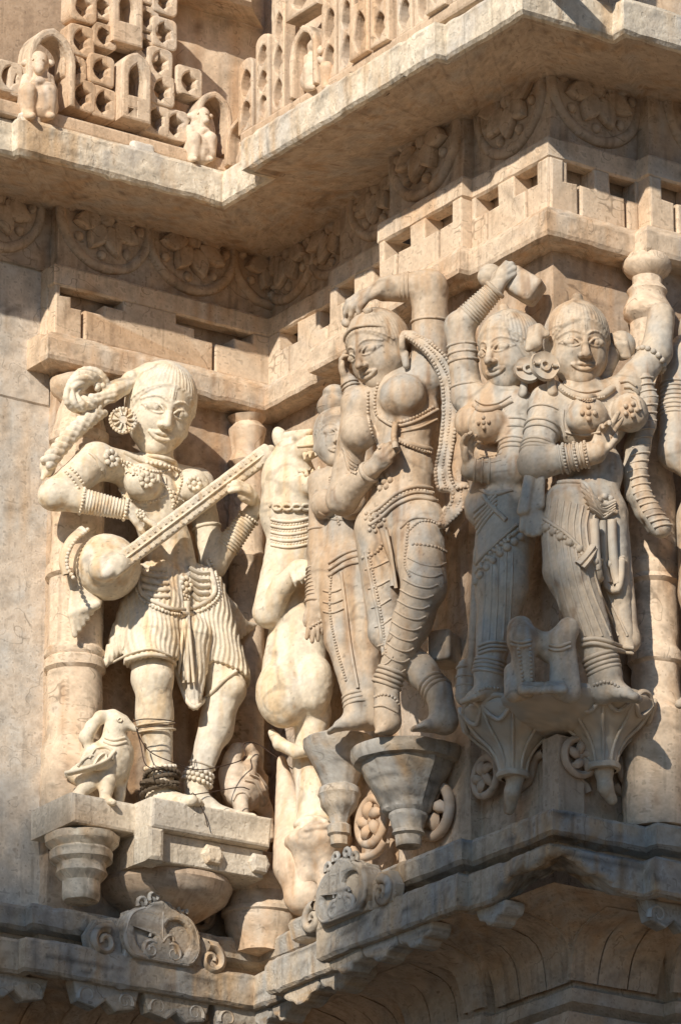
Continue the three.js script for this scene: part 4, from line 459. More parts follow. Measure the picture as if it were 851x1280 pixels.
// ------------------------------------------------------------------ woman playing a long-necked lute, on the left wall
{
  const F = frame(V(0, 0, 0), 0, 1), P = (x, y, d) => F.P(x, y, d), T = new Statue('lute_player_statue', 'cream stone woman in a short skirt playing a long lute, standing on the pale ledge', 'statue', PAL.white);
  const head = makeHead(F.P(203, 514, 0.165), 0.230, 0.36, 0.34, -0.17, { knob: 0, smile: 0.010 }); T.extra.push(head);
  const sR = P(120, 577, 0.12), eR = P(68, 619, 0.13), wR = P(160, 638, 0.205), sL = P(248, 605, 0.11), eL = P(267, 706, 0.13), wL = P(318, 638, 0.21);
  const kR = P(191, 850, 0.175), aR = P(201, 968, 0.145), kL = P(283, 862, 0.175), aL = P(246, 978, 0.125);
  T.add(F.limb([194, 630, 0.12], [210, 690, 0.115], 0.066, 0.054, 0.03), F.limb([210, 685, 0.115], [217, 735, 0.12], 0.054, 0.078, 0.03), F.blob(217, 738, 0.12, 0.088, 0.075, 0.068), F.blob(209, 682, 0.115, 0.058, 0.07, 0.05), F.blob(190, 622, 0.12, 0.084, 0.075, 0.058, -0.15), limb(sR, sL, 0.044, 0.038, 0.03), F.limb([194, 590, 0.125], [200, 545, 0.14], 0.044, 0.036, 0.025),
    F.blob(179, 603, 0.172, 0.050, 0.047, 0.042, 0, 0.006), F.blob(240, 608, 0.168, 0.046, 0.045, 0.042, 0, 0.006),
    limb(sR, eR, 0.047, 0.037), limb(eR, wR, 0.036, 0.022), limb(sL, eL, 0.036, 0.032), limb(eL, wL, 0.033, 0.022),
    F.limb([192, 748, 0.13], [191, 845, 0.165], 0.066, 0.051, 0.02), limb(kR, aR, 0.048, 0.030), F.blob(193, 893, 0.155, 0.046, 0.06, 0.045), F.limb([246, 752, 0.13], [283, 860, 0.17], 0.064, 0.047, 0.02), limb(kL, aL, 0.045, 0.028), F.blob(272, 905, 0.145, 0.042, 0.06, 0.042), blob(kR, 0.040, 0.036, 0.05), blob(kL, 0.040, 0.036, 0.048));
  T.add(makeFoot(V(aR.x - 0.005, -0.125, 0.12), V(aR.x + 0.05, -0.132, 0.25), 0.03), makeFoot(V(aL.x - 0.01, -0.125, 0.115), V(aL.x + 0.125, -0.132, 0.18), 0.03), limb(aR, V(aR.x, -0.115, 0.14), 0.03, 0.03), limb(aL, V(aL.x, -0.115, 0.12), 0.028, 0.028));
  // plucking hand: first two fingers stretched over the strings; holding hand curled round the neck
  T.add(makeHand(wR, toward(wR, P(205, 658, 0.235)), V(0.1, 0.75, 0.65), 1, 0.105, [0.12, 0.16, 0.7, 0.8], { thumb: [0.5, 0.6] }));
  T.add(makeHand(P(318, 626, 0.225), toward(P(318, 626, 0.225), P(304, 602, 0.262)), V(0.45, 0.3, 0.85), -1, 0.105, [0.62, 0.66, 0.7, 0.76], { thumb: [0.7, 0.2] }));
  T.body(); T.finish();
  // skirt: finely waved cloth over both thighs, flaring at one side and dropping to a point between the knees
  const wave = (x, y, z) => 0.0019 * Math.sin(x * 480 + z * 220 + 1.8 * Math.sin(y * 55 + x * 40));
  const sk = [ridged(below(F.limb([197, 742, 0.125], [190, 826, 0.168], 0.083, 0.068), P(190, 829, 0.165), V(0.12, -1, 0).normalize()), wave), ridged(below(F.limb([243, 745, 0.125], [282, 848, 0.165], 0.080, 0.062), P(284, 848, 0.16), V(-0.35, -1, 0).normalize()), wave), ridged(F.limb([172, 768, 0.11], [133, 828, 0.085], 0.05, 0.012), wave), ridged(F.limb([236, 800, 0.165], [243, 880, 0.18], 0.062, 0.016), wave), F.blob(217, 735, 0.12, 0.096, 0.07, 0.075)];
  T.solid('skirt', sk, 0.0034, 0.02); const S2 = T.s; T.s = solidOf([...T.list, ...sk], 0.0045, 0.014);
  T.cord('skirt_hem', [[140, 834], [164, 823], [190, 818], [217, 827], [222, 850], [243, 884], [262, 868], [280, 850], [296, 838]], 0.0055, 0.004);
  T.cord('skirt_hem', [[142, 828], [165, 816], [190, 811], [215, 820]], 0.0035, 0.003);
  // pierced waist belt: short bars in two columns round a rosette, with a frill and a long tassel
  for (const [x0, x1, y0, n] of [[181, 209, 708, 5], [236, 262, 712, 5]]) for (let k = 0; k < n; k++) T.cord('belt_bar', [[x0 - (x0 < 200 ? k : -k), y0 + k * 8.3 + (x0 < 200 ? 0 : -3)], [(x0 + x1) / 2, y0 + 4 + k * 8.3], [x1 - (x0 < 200 ? -k : k) * 0.4, y0 + k * 8.3 + 4]], 0.0062, 0.002);
  T.cord('belt_border', [[178, 702], [174, 725], [178, 742], [200, 755], [222, 762], [245, 758], [268, 742], [266, 720], [258, 700]], 0.0055, 0.003); T.beads('belt_beads', [[176, 700], [170, 725], [176, 748], [200, 762], [226, 768], [250, 764], [273, 745], [270, 718], [262, 698]], 0.0042, 0.004);
  T.flower('belt_rosette', 233, 730, 0.026, 8); T.flower('belt_rosette', 233, 745, 0.018, 6);
  T.cord('tassel', [[233, 752], [233, 772], [234, 800], [233, 850]], 0.011, 0.004); for (const d of [-6, -2, 2, 6]) T.cord('tassel_fringe', [[233 + d * 0.4, 770], [233 + d, 810], [233 + d * 1.6, 853]], 0.0045, 0.014); T.cord('tassel_knot', [[226, 768], [240, 768]], 0.009, 0.01);
  T.s = S2;
  // necklaces, breast flowers, chest band
  T.beads('necklace', [[160, 578], [172, 583], [186, 588], [200, 590], [212, 588]], 0.0045, 0.002); T.beads('necklace', [[152, 575], [168, 586], [190, 598], [205, 606], [214, 618], [219, 632]], 0.0042, 0.002); T.cord('necklace', [[155, 566], [175, 576], [195, 582], [214, 585]], 0.004, 0.002); T.beads('necklace', [[216, 634], [224, 612], [228, 598], [222, 588]], 0.004, 0.002); T.beads('breast_chain', [[150, 612], [158, 622], [175, 627], [195, 626], [207, 618]], 0.0038, 0.002); T.beads('breast_chain', [[222, 622], [236, 630], [252, 626]], 0.0036, 0.002);
  T.flower('breast_flower', 184, 600, 0.026); T.flower('breast_flower', 243, 604, 0.024); T.flower('pendant', 219, 622, 0.022, 6); { const n0 = F.P(193, 596, 0.122), n1 = F.P(199, 560, 0.135); T.ring('collar', n0, n1, 0.55, 0.050, 0.006); T.ring('collar_beads', n0, n1, 0.25, 0.064, 0.0055, true); } T.beads('necklace', [[146, 570], [160, 588], [178, 594], [196, 600], [212, 612]], 0.0045, 0.002); for (let k = 0; k < 7; k++) T.cord('collar_drop', [[158 + k * 8, 583 + k * 2.2], [159 + k * 8, 592 + k * 2.4]], 0.0042, 0.001);
  T.flower('shoulder_flower', 140, 573, 0.03, 8);
  for (let k = 0; k < 4; k++) T.cord('armlet_scale', [[112 + k * 5, 566 + k * 4], [120 + k * 4, 572 + k * 5], [126 + k * 2, 584 + k * 4]], 0.0036, 0.002);
  T.beads('armlet', [[88, 585], [96, 592], [104, 604]], 0.0045, 0.002); T.beads('armlet', [[82, 590], [90, 598], [98, 610]], 0.0045, 0.002);
  T.rings('bracelet', eR, wR, 0.40, 0.92, 13, 0.0312, 0.0245, 0.0024); T.ring('bracelet_beads', eR, wR, 0.97, 0.025, 0.0045, true); T.ring('bracelet_beads', eR, wR, 0.38, 0.032, 0.004, true);
  T.rings('bracelet', eL, wL, 0.32, 0.8, 11, 0.0318, 0.0262, 0.0024); T.ring('bracelet_beads', eL, wL, 0.86, 0.026, 0.004, true); T.ring('armlet', sL, eL, 0.55, 0.036, 0.005);
  T.flower('hand_ornament', 176, 642, 0.016, 8); T.cord('navel', [[222, 690], [224, 691]], 0.004, 0);
  T.rings('anklet', kR, aR, 0.93, 1.0, 2, 0.036, 0.038, 0.006, true); T.rings('anklet', kL, aL, 0.9, 1.0, 3, 0.033, 0.036, 0.006, true); T.ring('anklet', kL, aL, 0.82, 0.033, 0.004);
  T.rings('garter_cord', kR, aR, 0.47, 0.54, 2, 0.047, 0.046, 0.0025);
  // great round earring, combed bun of interlaced coils, long plait falling over the shoulder
  const c = F.P(154, 526, 0.175), en = toward(V(0, 0, 0), V(-0.45, 0, 0.89)), ex = UP.clone().cross(en).normalize(), ear = part('earring', place(lathe([[0, -0.008], [0.030, -0.008], [0.034, 0], [0.030, 0.008], [0.026, 0.003], [0.012, 0.003], [0.011, 0.01], [0, 0.012]], new THREE.Matrix4(), T.pal, 24), basis(c, ex, en.clone(), ex.clone().cross(en)), T.pal), carved, T.g);
  for (let k = 0; k < 10; k++) { const a = k * 0.628, p = f => c.clone().addScaledVector(en, 0.008).addScaledVector(ex, f * Math.cos(a)).addScaledVector(UP, f * Math.sin(a)); part('earring_ray', tube([p(0.011), p(0.019), p(0.027)], 0.0032, T.pal, { n: 4 }), carved, ear); }
  part('earring_rim', beadGeo(Array.from({ length: 24 }, (_, k) => c.clone().addScaledVector(en, 0.004).addScaledVector(ex, 0.032 * Math.cos(k * 0.2618)).addScaledVector(UP, 0.032 * Math.sin(k * 0.2618))), 0.0042, T.pal, { closed: true }), carved, ear);
  const bun = []; for (let k = 0; k < 5; k++) { const d = 0.128 + 0.014 * Math.cos((k - 2) * 0.7), o = (k - 2) * 4.2; bun.push(...F.chain(Array.from({ length: 26 }, (_, i) => { const a = 0.4 + i / 25 * 5.5, w = 3.4 * Math.sin(i * 0.55 + k * 1.26), R = 20 + o + w; return [111 + R * 1.02 * Math.cos(a), 489 - R * 0.86 * Math.sin(a), d + 0.010 * Math.cos(i * 0.55 + k * 1.26)]; }), 0.0082, 0.0022)); bun.push(...F.chain([[126 + k * 1.5, 503 - k * 5, d], [142 + k, 499 - k * 5.2, d + 0.012], [158, 489 - k * 3.6, d + 0.010], [178, 478 - k * 2.2, d]], [0.008, 0.0085, 0.0085, 0.008], 0.0022)); }
  T.solid('hair_bun', bun, 0.0028, 0.0022);
  const pl = []; for (let k = 0; k < 3; k++) pl.push(...chain(Array.from({ length: 26 }, (_, i) => { const t = i / 25, a = t * 22 + k * 2.094; return F.P(mix(126, 60, t) + 4.6 * Math.cos(a), mix(512, 580, t) - 6 * Math.sin(t * 3.1) + 4.6 * Math.cos(a), 0.13 + 0.011 * Math.sin(a)); }), 0.0098, 0.002)); pl.push(F.blob(60, 584, 0.115, 0.02, 0.026, 0.02), ...F.chain([[60, 586, 0.12], [54, 598, 0.12]], [0.014, 0.006]));
  T.solid('plait', pl, 0.0028, 0.0024);
  T.solid('veil_knot', [F.blob(165, 480, 0.125, 0.03, 0.03, 0.03), F.limb([168, 478, 0.12], [188, 470, 0.13], 0.03, 0.035)], 0.0036);
  // sash ends flaring behind the hips
  const fan = (l, name) => T.solid(name, l.flatMap(p => F.chain(p, [0.006, 0.009, 0.010, 0.007], 0.006)), 0.0034, 0.006);
  fan([0, 1, 2, 3, 4, 5, 6].map(k => [[84 + k, 714 + k, 0.115], [92 + k * 4.5, 738 + k * 2, 0.118 + 0.003 * k], [90 + k * 5.2, 768 - k * 2, 0.12 + 0.004 * k], [94 + k * 5.2, 794 - k * 7, 0.118 + 0.003 * k]]), 'sash_end'); fan([0, 1, 2, 3, 4, 5, 6].map(k => [[266, 733 + k * 2, 0.12], [280 + k * 2, 748 + k * 2, 0.115], [288 + k * 3, 775 + k, 0.105 - k * 0.004], [292 + k * 4.4, 803 - k * 3.5, 0.095 - 0.004 * k]]), 'sash_end');
  T.cord('sash', [[84, 705], [92, 670]], 0.005); 
  part('lute_strap', tube([[84, 718, 0.15], [80, 700, 0.15], [88, 678, 0.16], [104, 662, 0.16]].map(p => P(...p)), 0.012, T.pal), carved, T.g); part('strap_beads', beadGeo([[92, 722, 0.20], [84, 706, 0.18], [86, 690, 0.175], [96, 674, 0.175], [110, 662, 0.17]].map(p => P(...p)), 0.0055, T.pal), carved, T.g);
  // the lute itself: gourd, flat neck with two rows of frets, head
  const a = P(140, 712, 0.245), b = P(334, 566, 0.215), ax = toward(a, b), nb = V(0.15, 0.35, 0.9).normalize(), sd = ax.clone().cross(nb).normalize(), N = sd.clone().cross(ax).normalize(), Lg = a.distanceTo(b), mid = a.clone().lerp(b, 0.5);
  const lute = thing('stone_lute', 'long fretted stone lute with a round gourd held across the player in the short skirt', 'lute');
  part('gourd', paint(solidOf([F.blob(134, 709, 0.15, 0.085, 0.082, 0.078), F.limb([128, 712, 0.21], [150, 704, 0.22], 0.03, 0.03)], 0.004, 0.02).mesh(), T.pal), carved, lute);
  part('neck', paint(solidOf([slabSDF(mid, Lg / 2, 0.017, 0.010, 0.006, ax, sd.clone().negate()), limb(b.clone().addScaledVector(ax, -0.03), b.clone().addScaledVector(ax, 0.015), 0.02, 0.014), limb(a.clone().addScaledVector(ax, 0.03), a.clone().addScaledVector(ax, -0.02), 0.024, 0.016)], 0.0034, 0.01).mesh(), T.pal), carved, lute);
  for (const s of [-0.0125, 0.0125]) for (let k = 0; k < 26; k++) { const p = a.clone().addScaledVector(ax, Lg * (0.06 + 0.86 * k / 25)).addScaledVector(sd, s).addScaledVector(N, 0.016); part('fret', paint(new THREE.BoxGeometry(0.007, 0.008, 0.006).applyMatrix4(basis(p, ax, sd, ax.clone().cross(sd))), T.pal), carved, lute); }
  part('string', tube([a.clone().addScaledVector(ax, 0.02).addScaledVector(N, 0.018), mid.clone().addScaledVector(N, 0.018), b.clone().addScaledVector(ax, -0.03).addScaledVector(N, 0.018)], 0.0035, T.pal), carved, lute);
}
// ------------------------------------------------------------------ dancer with crossed legs on the middle corner
{
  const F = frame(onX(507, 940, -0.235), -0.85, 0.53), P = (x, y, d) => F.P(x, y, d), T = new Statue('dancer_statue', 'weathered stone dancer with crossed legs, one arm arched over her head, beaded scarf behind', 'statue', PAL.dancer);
  const head = makeHead(P(465, 440, 0.075), 0.188, -0.78, 0.34, 0.14, { knob: 0, tilak: false, eyes: 0 }); T.extra.push(head);
  const sL = P(545, 455, 0.03), eL = P(536, 358, 0.045), wL = P(480, 361, 0.075), sR = P(448, 505, 0.05), eR = P(428, 624, 0.055), wR = P(466, 586, 0.115);
  const hipA = P(522, 655, 0.03), kA = P(530, 733, 0.085), aA = P(483, 856, 0.075), hipB = P(474, 662, 0.03), kB = P(482, 790, 0.0), aB = P(548, 866, 0.045);
  T.add(F.blob(500, 640, 0.02, 0.085, 0.07, 0.065, 0.1), F.blob(507, 588, 0.015, 0.068, 0.08, 0.055), F.blob(505, 520, 0.02, 0.088, 0.085, 0.06, -0.35), limb(sR, P(535, 470, 0.02), 0.042, 0.042, 0.03), F.limb([490, 490, 0.04], [476, 460, 0.06], 0.042, 0.036, 0.02),
    F.blob(503, 495, 0.078, 0.056, 0.054, 0.048, 0, 0.014), F.blob(447, 542, 0.085, 0.040, 0.044, 0.045, 0, 0.006), F.limb([506, 545, 0.02], [503, 630, 0.03], 0.058, 0.068, 0.03),
    F.limb([538, 470, 0.02], [537, 362, 0.04], 0.047, 0.042, 0.03), limb(eL, wL, 0.042, 0.030, 0.014), limb(sR, eR, 0.036, 0.036), limb(eR, wR, 0.037, 0.022),
    limb(hipA, kA, 0.068, 0.053, 0.02), limb(kA, aA, 0.050, 0.028, 0.014), F.blob(517, 775, 0.065, 0.046, 0.07, 0.046, -0.35), limb(hipB, kB, 0.060, 0.040, 0.02), limb(kB, aB, 0.040, 0.030, 0.014), F.blob(526, 838, 0.03, 0.038, 0.055, 0.04, 0.6));
  const y0 = P(507, 925, 0.05).y + 0.012;
  const hA = P(484, 868, 0.075); T.add(makeFoot(V(hA.x, y0 + 0.02, hA.z), P(474, 912, 0.11).setY(y0 - 0.004), 0.032), limb(aA, V(hA.x, y0 + 0.03, hA.z), 0.028, 0.033));
  const hB = P(555, 880, 0.04); T.add(makeFoot(V(hB.x, y0 + 0.012, hB.z), P(520, 903, 0.10).setY(y0), 0.03), limb(aB, V(hB.x, y0 + 0.025, hB.z), 0.029, 0.033));
  T.add(makeHand(P(478, 361, 0.085), toward(P(478, 361, 0.085), P(452, 371, 0.11)), V(-0.1, 0.75, 0.65), 1, 0.118, [0.45, 0.48, 0.52, 0.56], { thumb: [0.4, 0.8] }));
  T.add(makeHand(wR, toward(wR, P(484, 560, 0.15)), V(-0.4, 0.1, 0.9), 1, 0.10, [0.85, 0.85, 0.9, 0.9], { thumb: [0.4, -0.3] }));
  T.body(); T.finish();
  // bands and cloth
  T.beads('necklace', [[472, 480], [468, 502], [472, 520], [490, 528], [512, 524], [548, 505]], 0.004, 0.002); T.beads('necklace', [[460, 490], [460, 520], [466, 545], [474, 560]], 0.004, 0.002); T.cord('bodice_edge', [[474, 522], [492, 532], [515, 528], [547, 512]], 0.0045, 0.002); T.cord('bodice_edge', [[500, 540], [525, 534], [546, 524]], 0.003, 0.001);
  for (const k of [0, 1, 2, 3]) T.cord('bodice_pleat', [[428 + k * 1.5, 560 + k * 5], [437, 573 + k * 5], [446, 580 + k * 4]], 0.0035, 0.001);
  T.cord('waist_cord', [[494, 548], [515, 556], [538, 562]], 0.007, 0.002); T.beads('waist_cord_beads', [[496, 551], [515, 559], [538, 566]], 0.0035, 0.009); T.cord('held_cloth', [[494, 528], [492, 545], [494, 560]], 0.008, 0.02);
  T.flower('pendant', 480, 602, 0.03, 6);
  for (const [o, r] of [[0, 0.005], [7, 0.004], [14, 0.005]]) T.cord('girdle', [[462, 642 + o], [474, 634 + o], [496, 616 + o], [520, 608 + o], [546, 612 + o]], r, 0.003); T.beads('girdle_beads', [[462, 647], [475, 639], [497, 621], [520, 613], [546, 617]], 0.0045, 0.005);
  for (const q of [[462, 644], [467, 658], [474, 650]]) T.flower('girdle_knot', q[0], q[1], 0.02, 5);
  T.beads('thigh_chain', [[453, 697], [464, 694], [474, 686], [480, 676]], 0.0045, 0.002); T.beads('thigh_chain', [[516, 680], [530, 681], [546, 684], [557, 690]], 0.0045, 0.002); T.beads('thigh_chain', [[510, 655], [508, 680], [506, 705], [512, 720]], 0.004, 0.002); T.cord('thigh_chain', [[500, 660], [515, 648], [535, 648], [553, 656]], 0.004, 0.002); T.beads('thigh_chain', [[510, 664], [524, 652], [540, 652], [553, 660]], 0.0035, 0.002);
  T.cord('sash_tail', [[478, 660], [485, 685], [492, 705], [492, 733]], 0.010, 0.006); T.cord('sash_tail', [[482, 662], [488, 690], [495, 735]], 0.005, 0.02);
  for (let k = 0; k < 11; k++) { const t = k / 10, x = mix(534, 492, t), y = mix(705, 838, t), w = mix(24, 15, t); T.cord('legging_fold', [[x - w, y - 8], [x - w * 0.3, y], [x + w * 0.5, y + 3], [x + w * 0.95, y - 1]], 0.0026, 0.0005); }
  for (let k = 0; k < 6; k++) { const y = 712 + k * 24; T.cord('legging_fold', [[456 + k * 4, y], [470 + k * 3, y - 4], [486 + k, y - 12]], 0.0026, 0.0005); }
  T.cord('legging_border', [[456, 690], [464, 730], [474, 780], [479, 820]], 0.004, 0.001); T.beads('legging_border', [[461, 690], [469, 730], [478, 780], [483, 818]], 0.0036, 0.001);
  T.rings('anklet', kA, aA, 0.86, 1.0, 4, 0.033, 0.035, 0.005); T.rings('anklet', kB, aB, 0.86, 0.98, 3, 0.034, 0.036, 0.005); T.beads('foot_chain', [[466, 872], [478, 868], [492, 872], [498, 880]], 0.004, 0.002); T.cord('foot_chain', [[464, 884], [478, 882], [496, 890]], 0.003, 0.002);
  T.rings('bracelet', eL, wL, 0.45, 0.8, 5, 0.037, 0.030, 0.004); T.ring('armlet', P(538, 470, 0.02), P(537, 362, 0.04), 0.62, 0.046, 0.004); T.ring('bracelet', eR, wR, 0.88, 0.027, 0.006);
  // hair ornament, ear and disc
  part('diadem', tube([[-0.35, 0.66, 0.02], [-0.27, 0.78, 0.20], [-0.1, 0.845, 0.29], [0, 0.86, 0.30], [0.1, 0.845, 0.29], [0.27, 0.78, 0.20], [0.35, 0.66, 0.02]].map(q => headPoint(head, ...q)), 0.004, T.pal), carved, T.g);
  for (const q of [[-0.16, 0.97, 0.18], [0.14, 1.0, 0.05]]) part('hair_knob', place(new THREE.SphereGeometry(0.012, 10, 8), new THREE.Matrix4().setPosition(headPoint(head, ...q)), T.pal), carved, T.g);
  const ec = headPoint(head, 0.40, 0.42, -0.02); T.solid('ear', [hoop(ec, V(0.75, 0, 0.66).normalize(), 0.020, 0.008), limb(ec.clone().add(V(0, -0.025, 0.006)), ec.clone().add(V(0.002, -0.055, 0.01)), 0.011, 0.008)], 0.003, 0.004);
  // scarf: a broad beaded band from the shoulder down behind the back, curling out at the hip
  const sc = [[510, 418, 0.075], [530, 430, 0.085], [548, 448, 0.085], [561, 475, 0.075], [563, 510, 0.07], [559, 550, 0.07], [553, 590, 0.075], [560, 610, 0.075], [574, 608, 0.07], [576, 622, 0.07], [566, 640, 0.07], [554, 655, 0.08]], w = [11, 13, 14, 14, 12, 11, 12, 16, 14, 14, 12, 7];
  T.solid('scarf', sc.flatMap((q, i) => i ? [limb(P(sc[i - 1][0] - w[i - 1] * 0.5, sc[i - 1][1], sc[i - 1][2]), P(q[0] - w[i] * 0.5, q[1], q[2]), 0.009, 0.009, 0.008), limb(P(sc[i - 1][0] + w[i - 1] * 0.5, sc[i - 1][1], sc[i - 1][2]), P(q[0] + w[i] * 0.5, q[1], q[2]), 0.009, 0.009, 0.008), limb(P(sc[i - 1][0], sc[i - 1][1], sc[i - 1][2] - 0.003), P(q[0], q[1], q[2] - 0.003), 0.008, 0.008, 0.012)] : []), 0.0034, 0.008);
  for (const k of [-0.75, 0, 0.75]) part('scarf_beads', beadGeo(sc.map((q, i) => P(q[0] + k * w[i] * 0.95, q[1], q[2] + (k ? 0.010 : 0.008))), k ? 0.0046 : 0.0038, T.pal), carved, T.g);
  T.solid('scarf_block', [F.limb([565, 645, 0.01], [556, 665, 0.02], 0.03, 0.02)], 0.004, 0.01); T.solid('side_block', [slabSDF(P(556, 812, -0.035), 0.02, 0.03, 0.035, 0.008, F.X, F.Y)], 0.004, 0.01);
}
// ------------------------------------------------------------------ smaller attendant behind her
{
  const F = frame(onX(425, 930, -0.165), -0.9, 0.44), P = (x, y, d) => F.P(x, y, d), T = new Statue('attendant_statue', 'smaller grey stone attendant with a raised hand, half hidden behind the dancer with crossed legs', 'statue', PAL.dancer);
  const head = makeHead(P(423, 546, 0.03), 0.16, 0.05, 0.1, -0.05, { knob: 0, tilak: false }); T.extra.push(head);
  const sL = P(402, 604, 0.01), eL = P(398, 690, 0.02), wL = P(392, 756, 0.045), sR = P(455, 590, 0.0), eR = P(452, 520, 0.02), wR = P(436, 478, 0.03), hA = P(415, 712, 0.02), kA = P(425, 800, 0.035), aA = P(444, 880, 0.03);
  T.add(F.blob(430, 700, 0.01, 0.065, 0.06, 0.05), F.blob(430, 665, 0.01, 0.05, 0.06, 0.042), F.blob(430, 620, 0.01, 0.06, 0.06, 0.05), limb(sL, sR, 0.034, 0.034, 0.03), F.limb([428, 600, 0.01], [425, 570, 0.02], 0.034, 0.03), F.blob(406, 630, 0.055, 0.036, 0.036, 0.034, 0, 0.006), F.blob(440, 632, 0.06, 0.036, 0.036, 0.034, 0, 0.006),
    limb(sL, eL, 0.030, 0.026), limb(eL, wL, 0.026, 0.019), limb(sR, eR, 0.03, 0.027), limb(eR, wR, 0.027, 0.02), limb(hA, kA, 0.046, 0.036), limb(kA, aA, 0.034, 0.024), F.limb([450, 715, 0.01], [460, 800, 0.015], 0.05, 0.036), F.limb([460, 800, 0.015], [462, 900, 0.0], 0.034, 0.028));
  T.add(makeHand(wL, toward(wL, P(396, 800, 0.055)), V(-0.3, 0.1, 0.95), 1, 0.09, [0.15, 0.15, 0.18, 0.2], { thumb: [0.5, 0.2] }), makeHand(wR, toward(wR, P(424, 448, 0.04)), V(-0.3, 0.2, -0.9), 1, 0.085, [0.75, 0.6, 0.6, 0.7], { thumb: [0.6, 0.3] }), makeFoot(P(448, 900, 0.03), P(412, 912, 0.07), 0.026), limb(aA, P(446, 900, 0.03), 0.024, 0.026));
  T.body(); T.finish();
  T.solid('topknot', [F.blob(416, 508, 0.02, 0.040, 0.034, 0.038), F.blob(418, 492, 0.02, 0.030, 0.022, 0.030)], 0.0036, 0.004); T.ring('topknot_band', P(414, 522, 0.02), P(416, 488, 0.02), 0.3, 0.036, 0.003);
  T.rings('bracelet', eL, wL, 0.35, 0.85, 8, 0.0265, 0.022, 0.0024); T.ring('bracelet', eL, wL, 0.95, 0.022, 0.005); T.rings('bracelet', eR, wR, 0.4, 0.95, 6, 0.027, 0.023, 0.003); T.ring('armlet', sL, eL, 0.7, 0.029, 0.004);
  T.beads('necklace', [[412, 596], [414, 620], [420, 645], [424, 655]], 0.0036, 0.002); T.cord('bodice_edge', [[398, 640], [412, 648], [430, 650]], 0.003, 0.001);
  for (const o of [0, 8, 16]) T.cord('girdle', [[410, 704 + o], [425, 694 + o], [440, 688 + o], [452, 686 + o]], 0.0045, 0.002); for (const y of [738, 752, 764]) T.cord('skirt_band', [[404, y], [415, y + 2], [430, y - 4]], 0.003, 0.001); T.beads('skirt_border', [[414, 715], [412, 760], [418, 800], [432, 850]], 0.0035, 0.002); T.cord('skirt_border', [[426, 715], [432, 760], [438, 810], [447, 860]], 0.0045, 0.002);
  T.rings('anklet', kA, aA, 0.88, 1.02, 3, 0.028, 0.030, 0.004); T.beads('finger_rings', [[388, 784], [394, 780], [402, 776]], 0.004, 0.002);
}
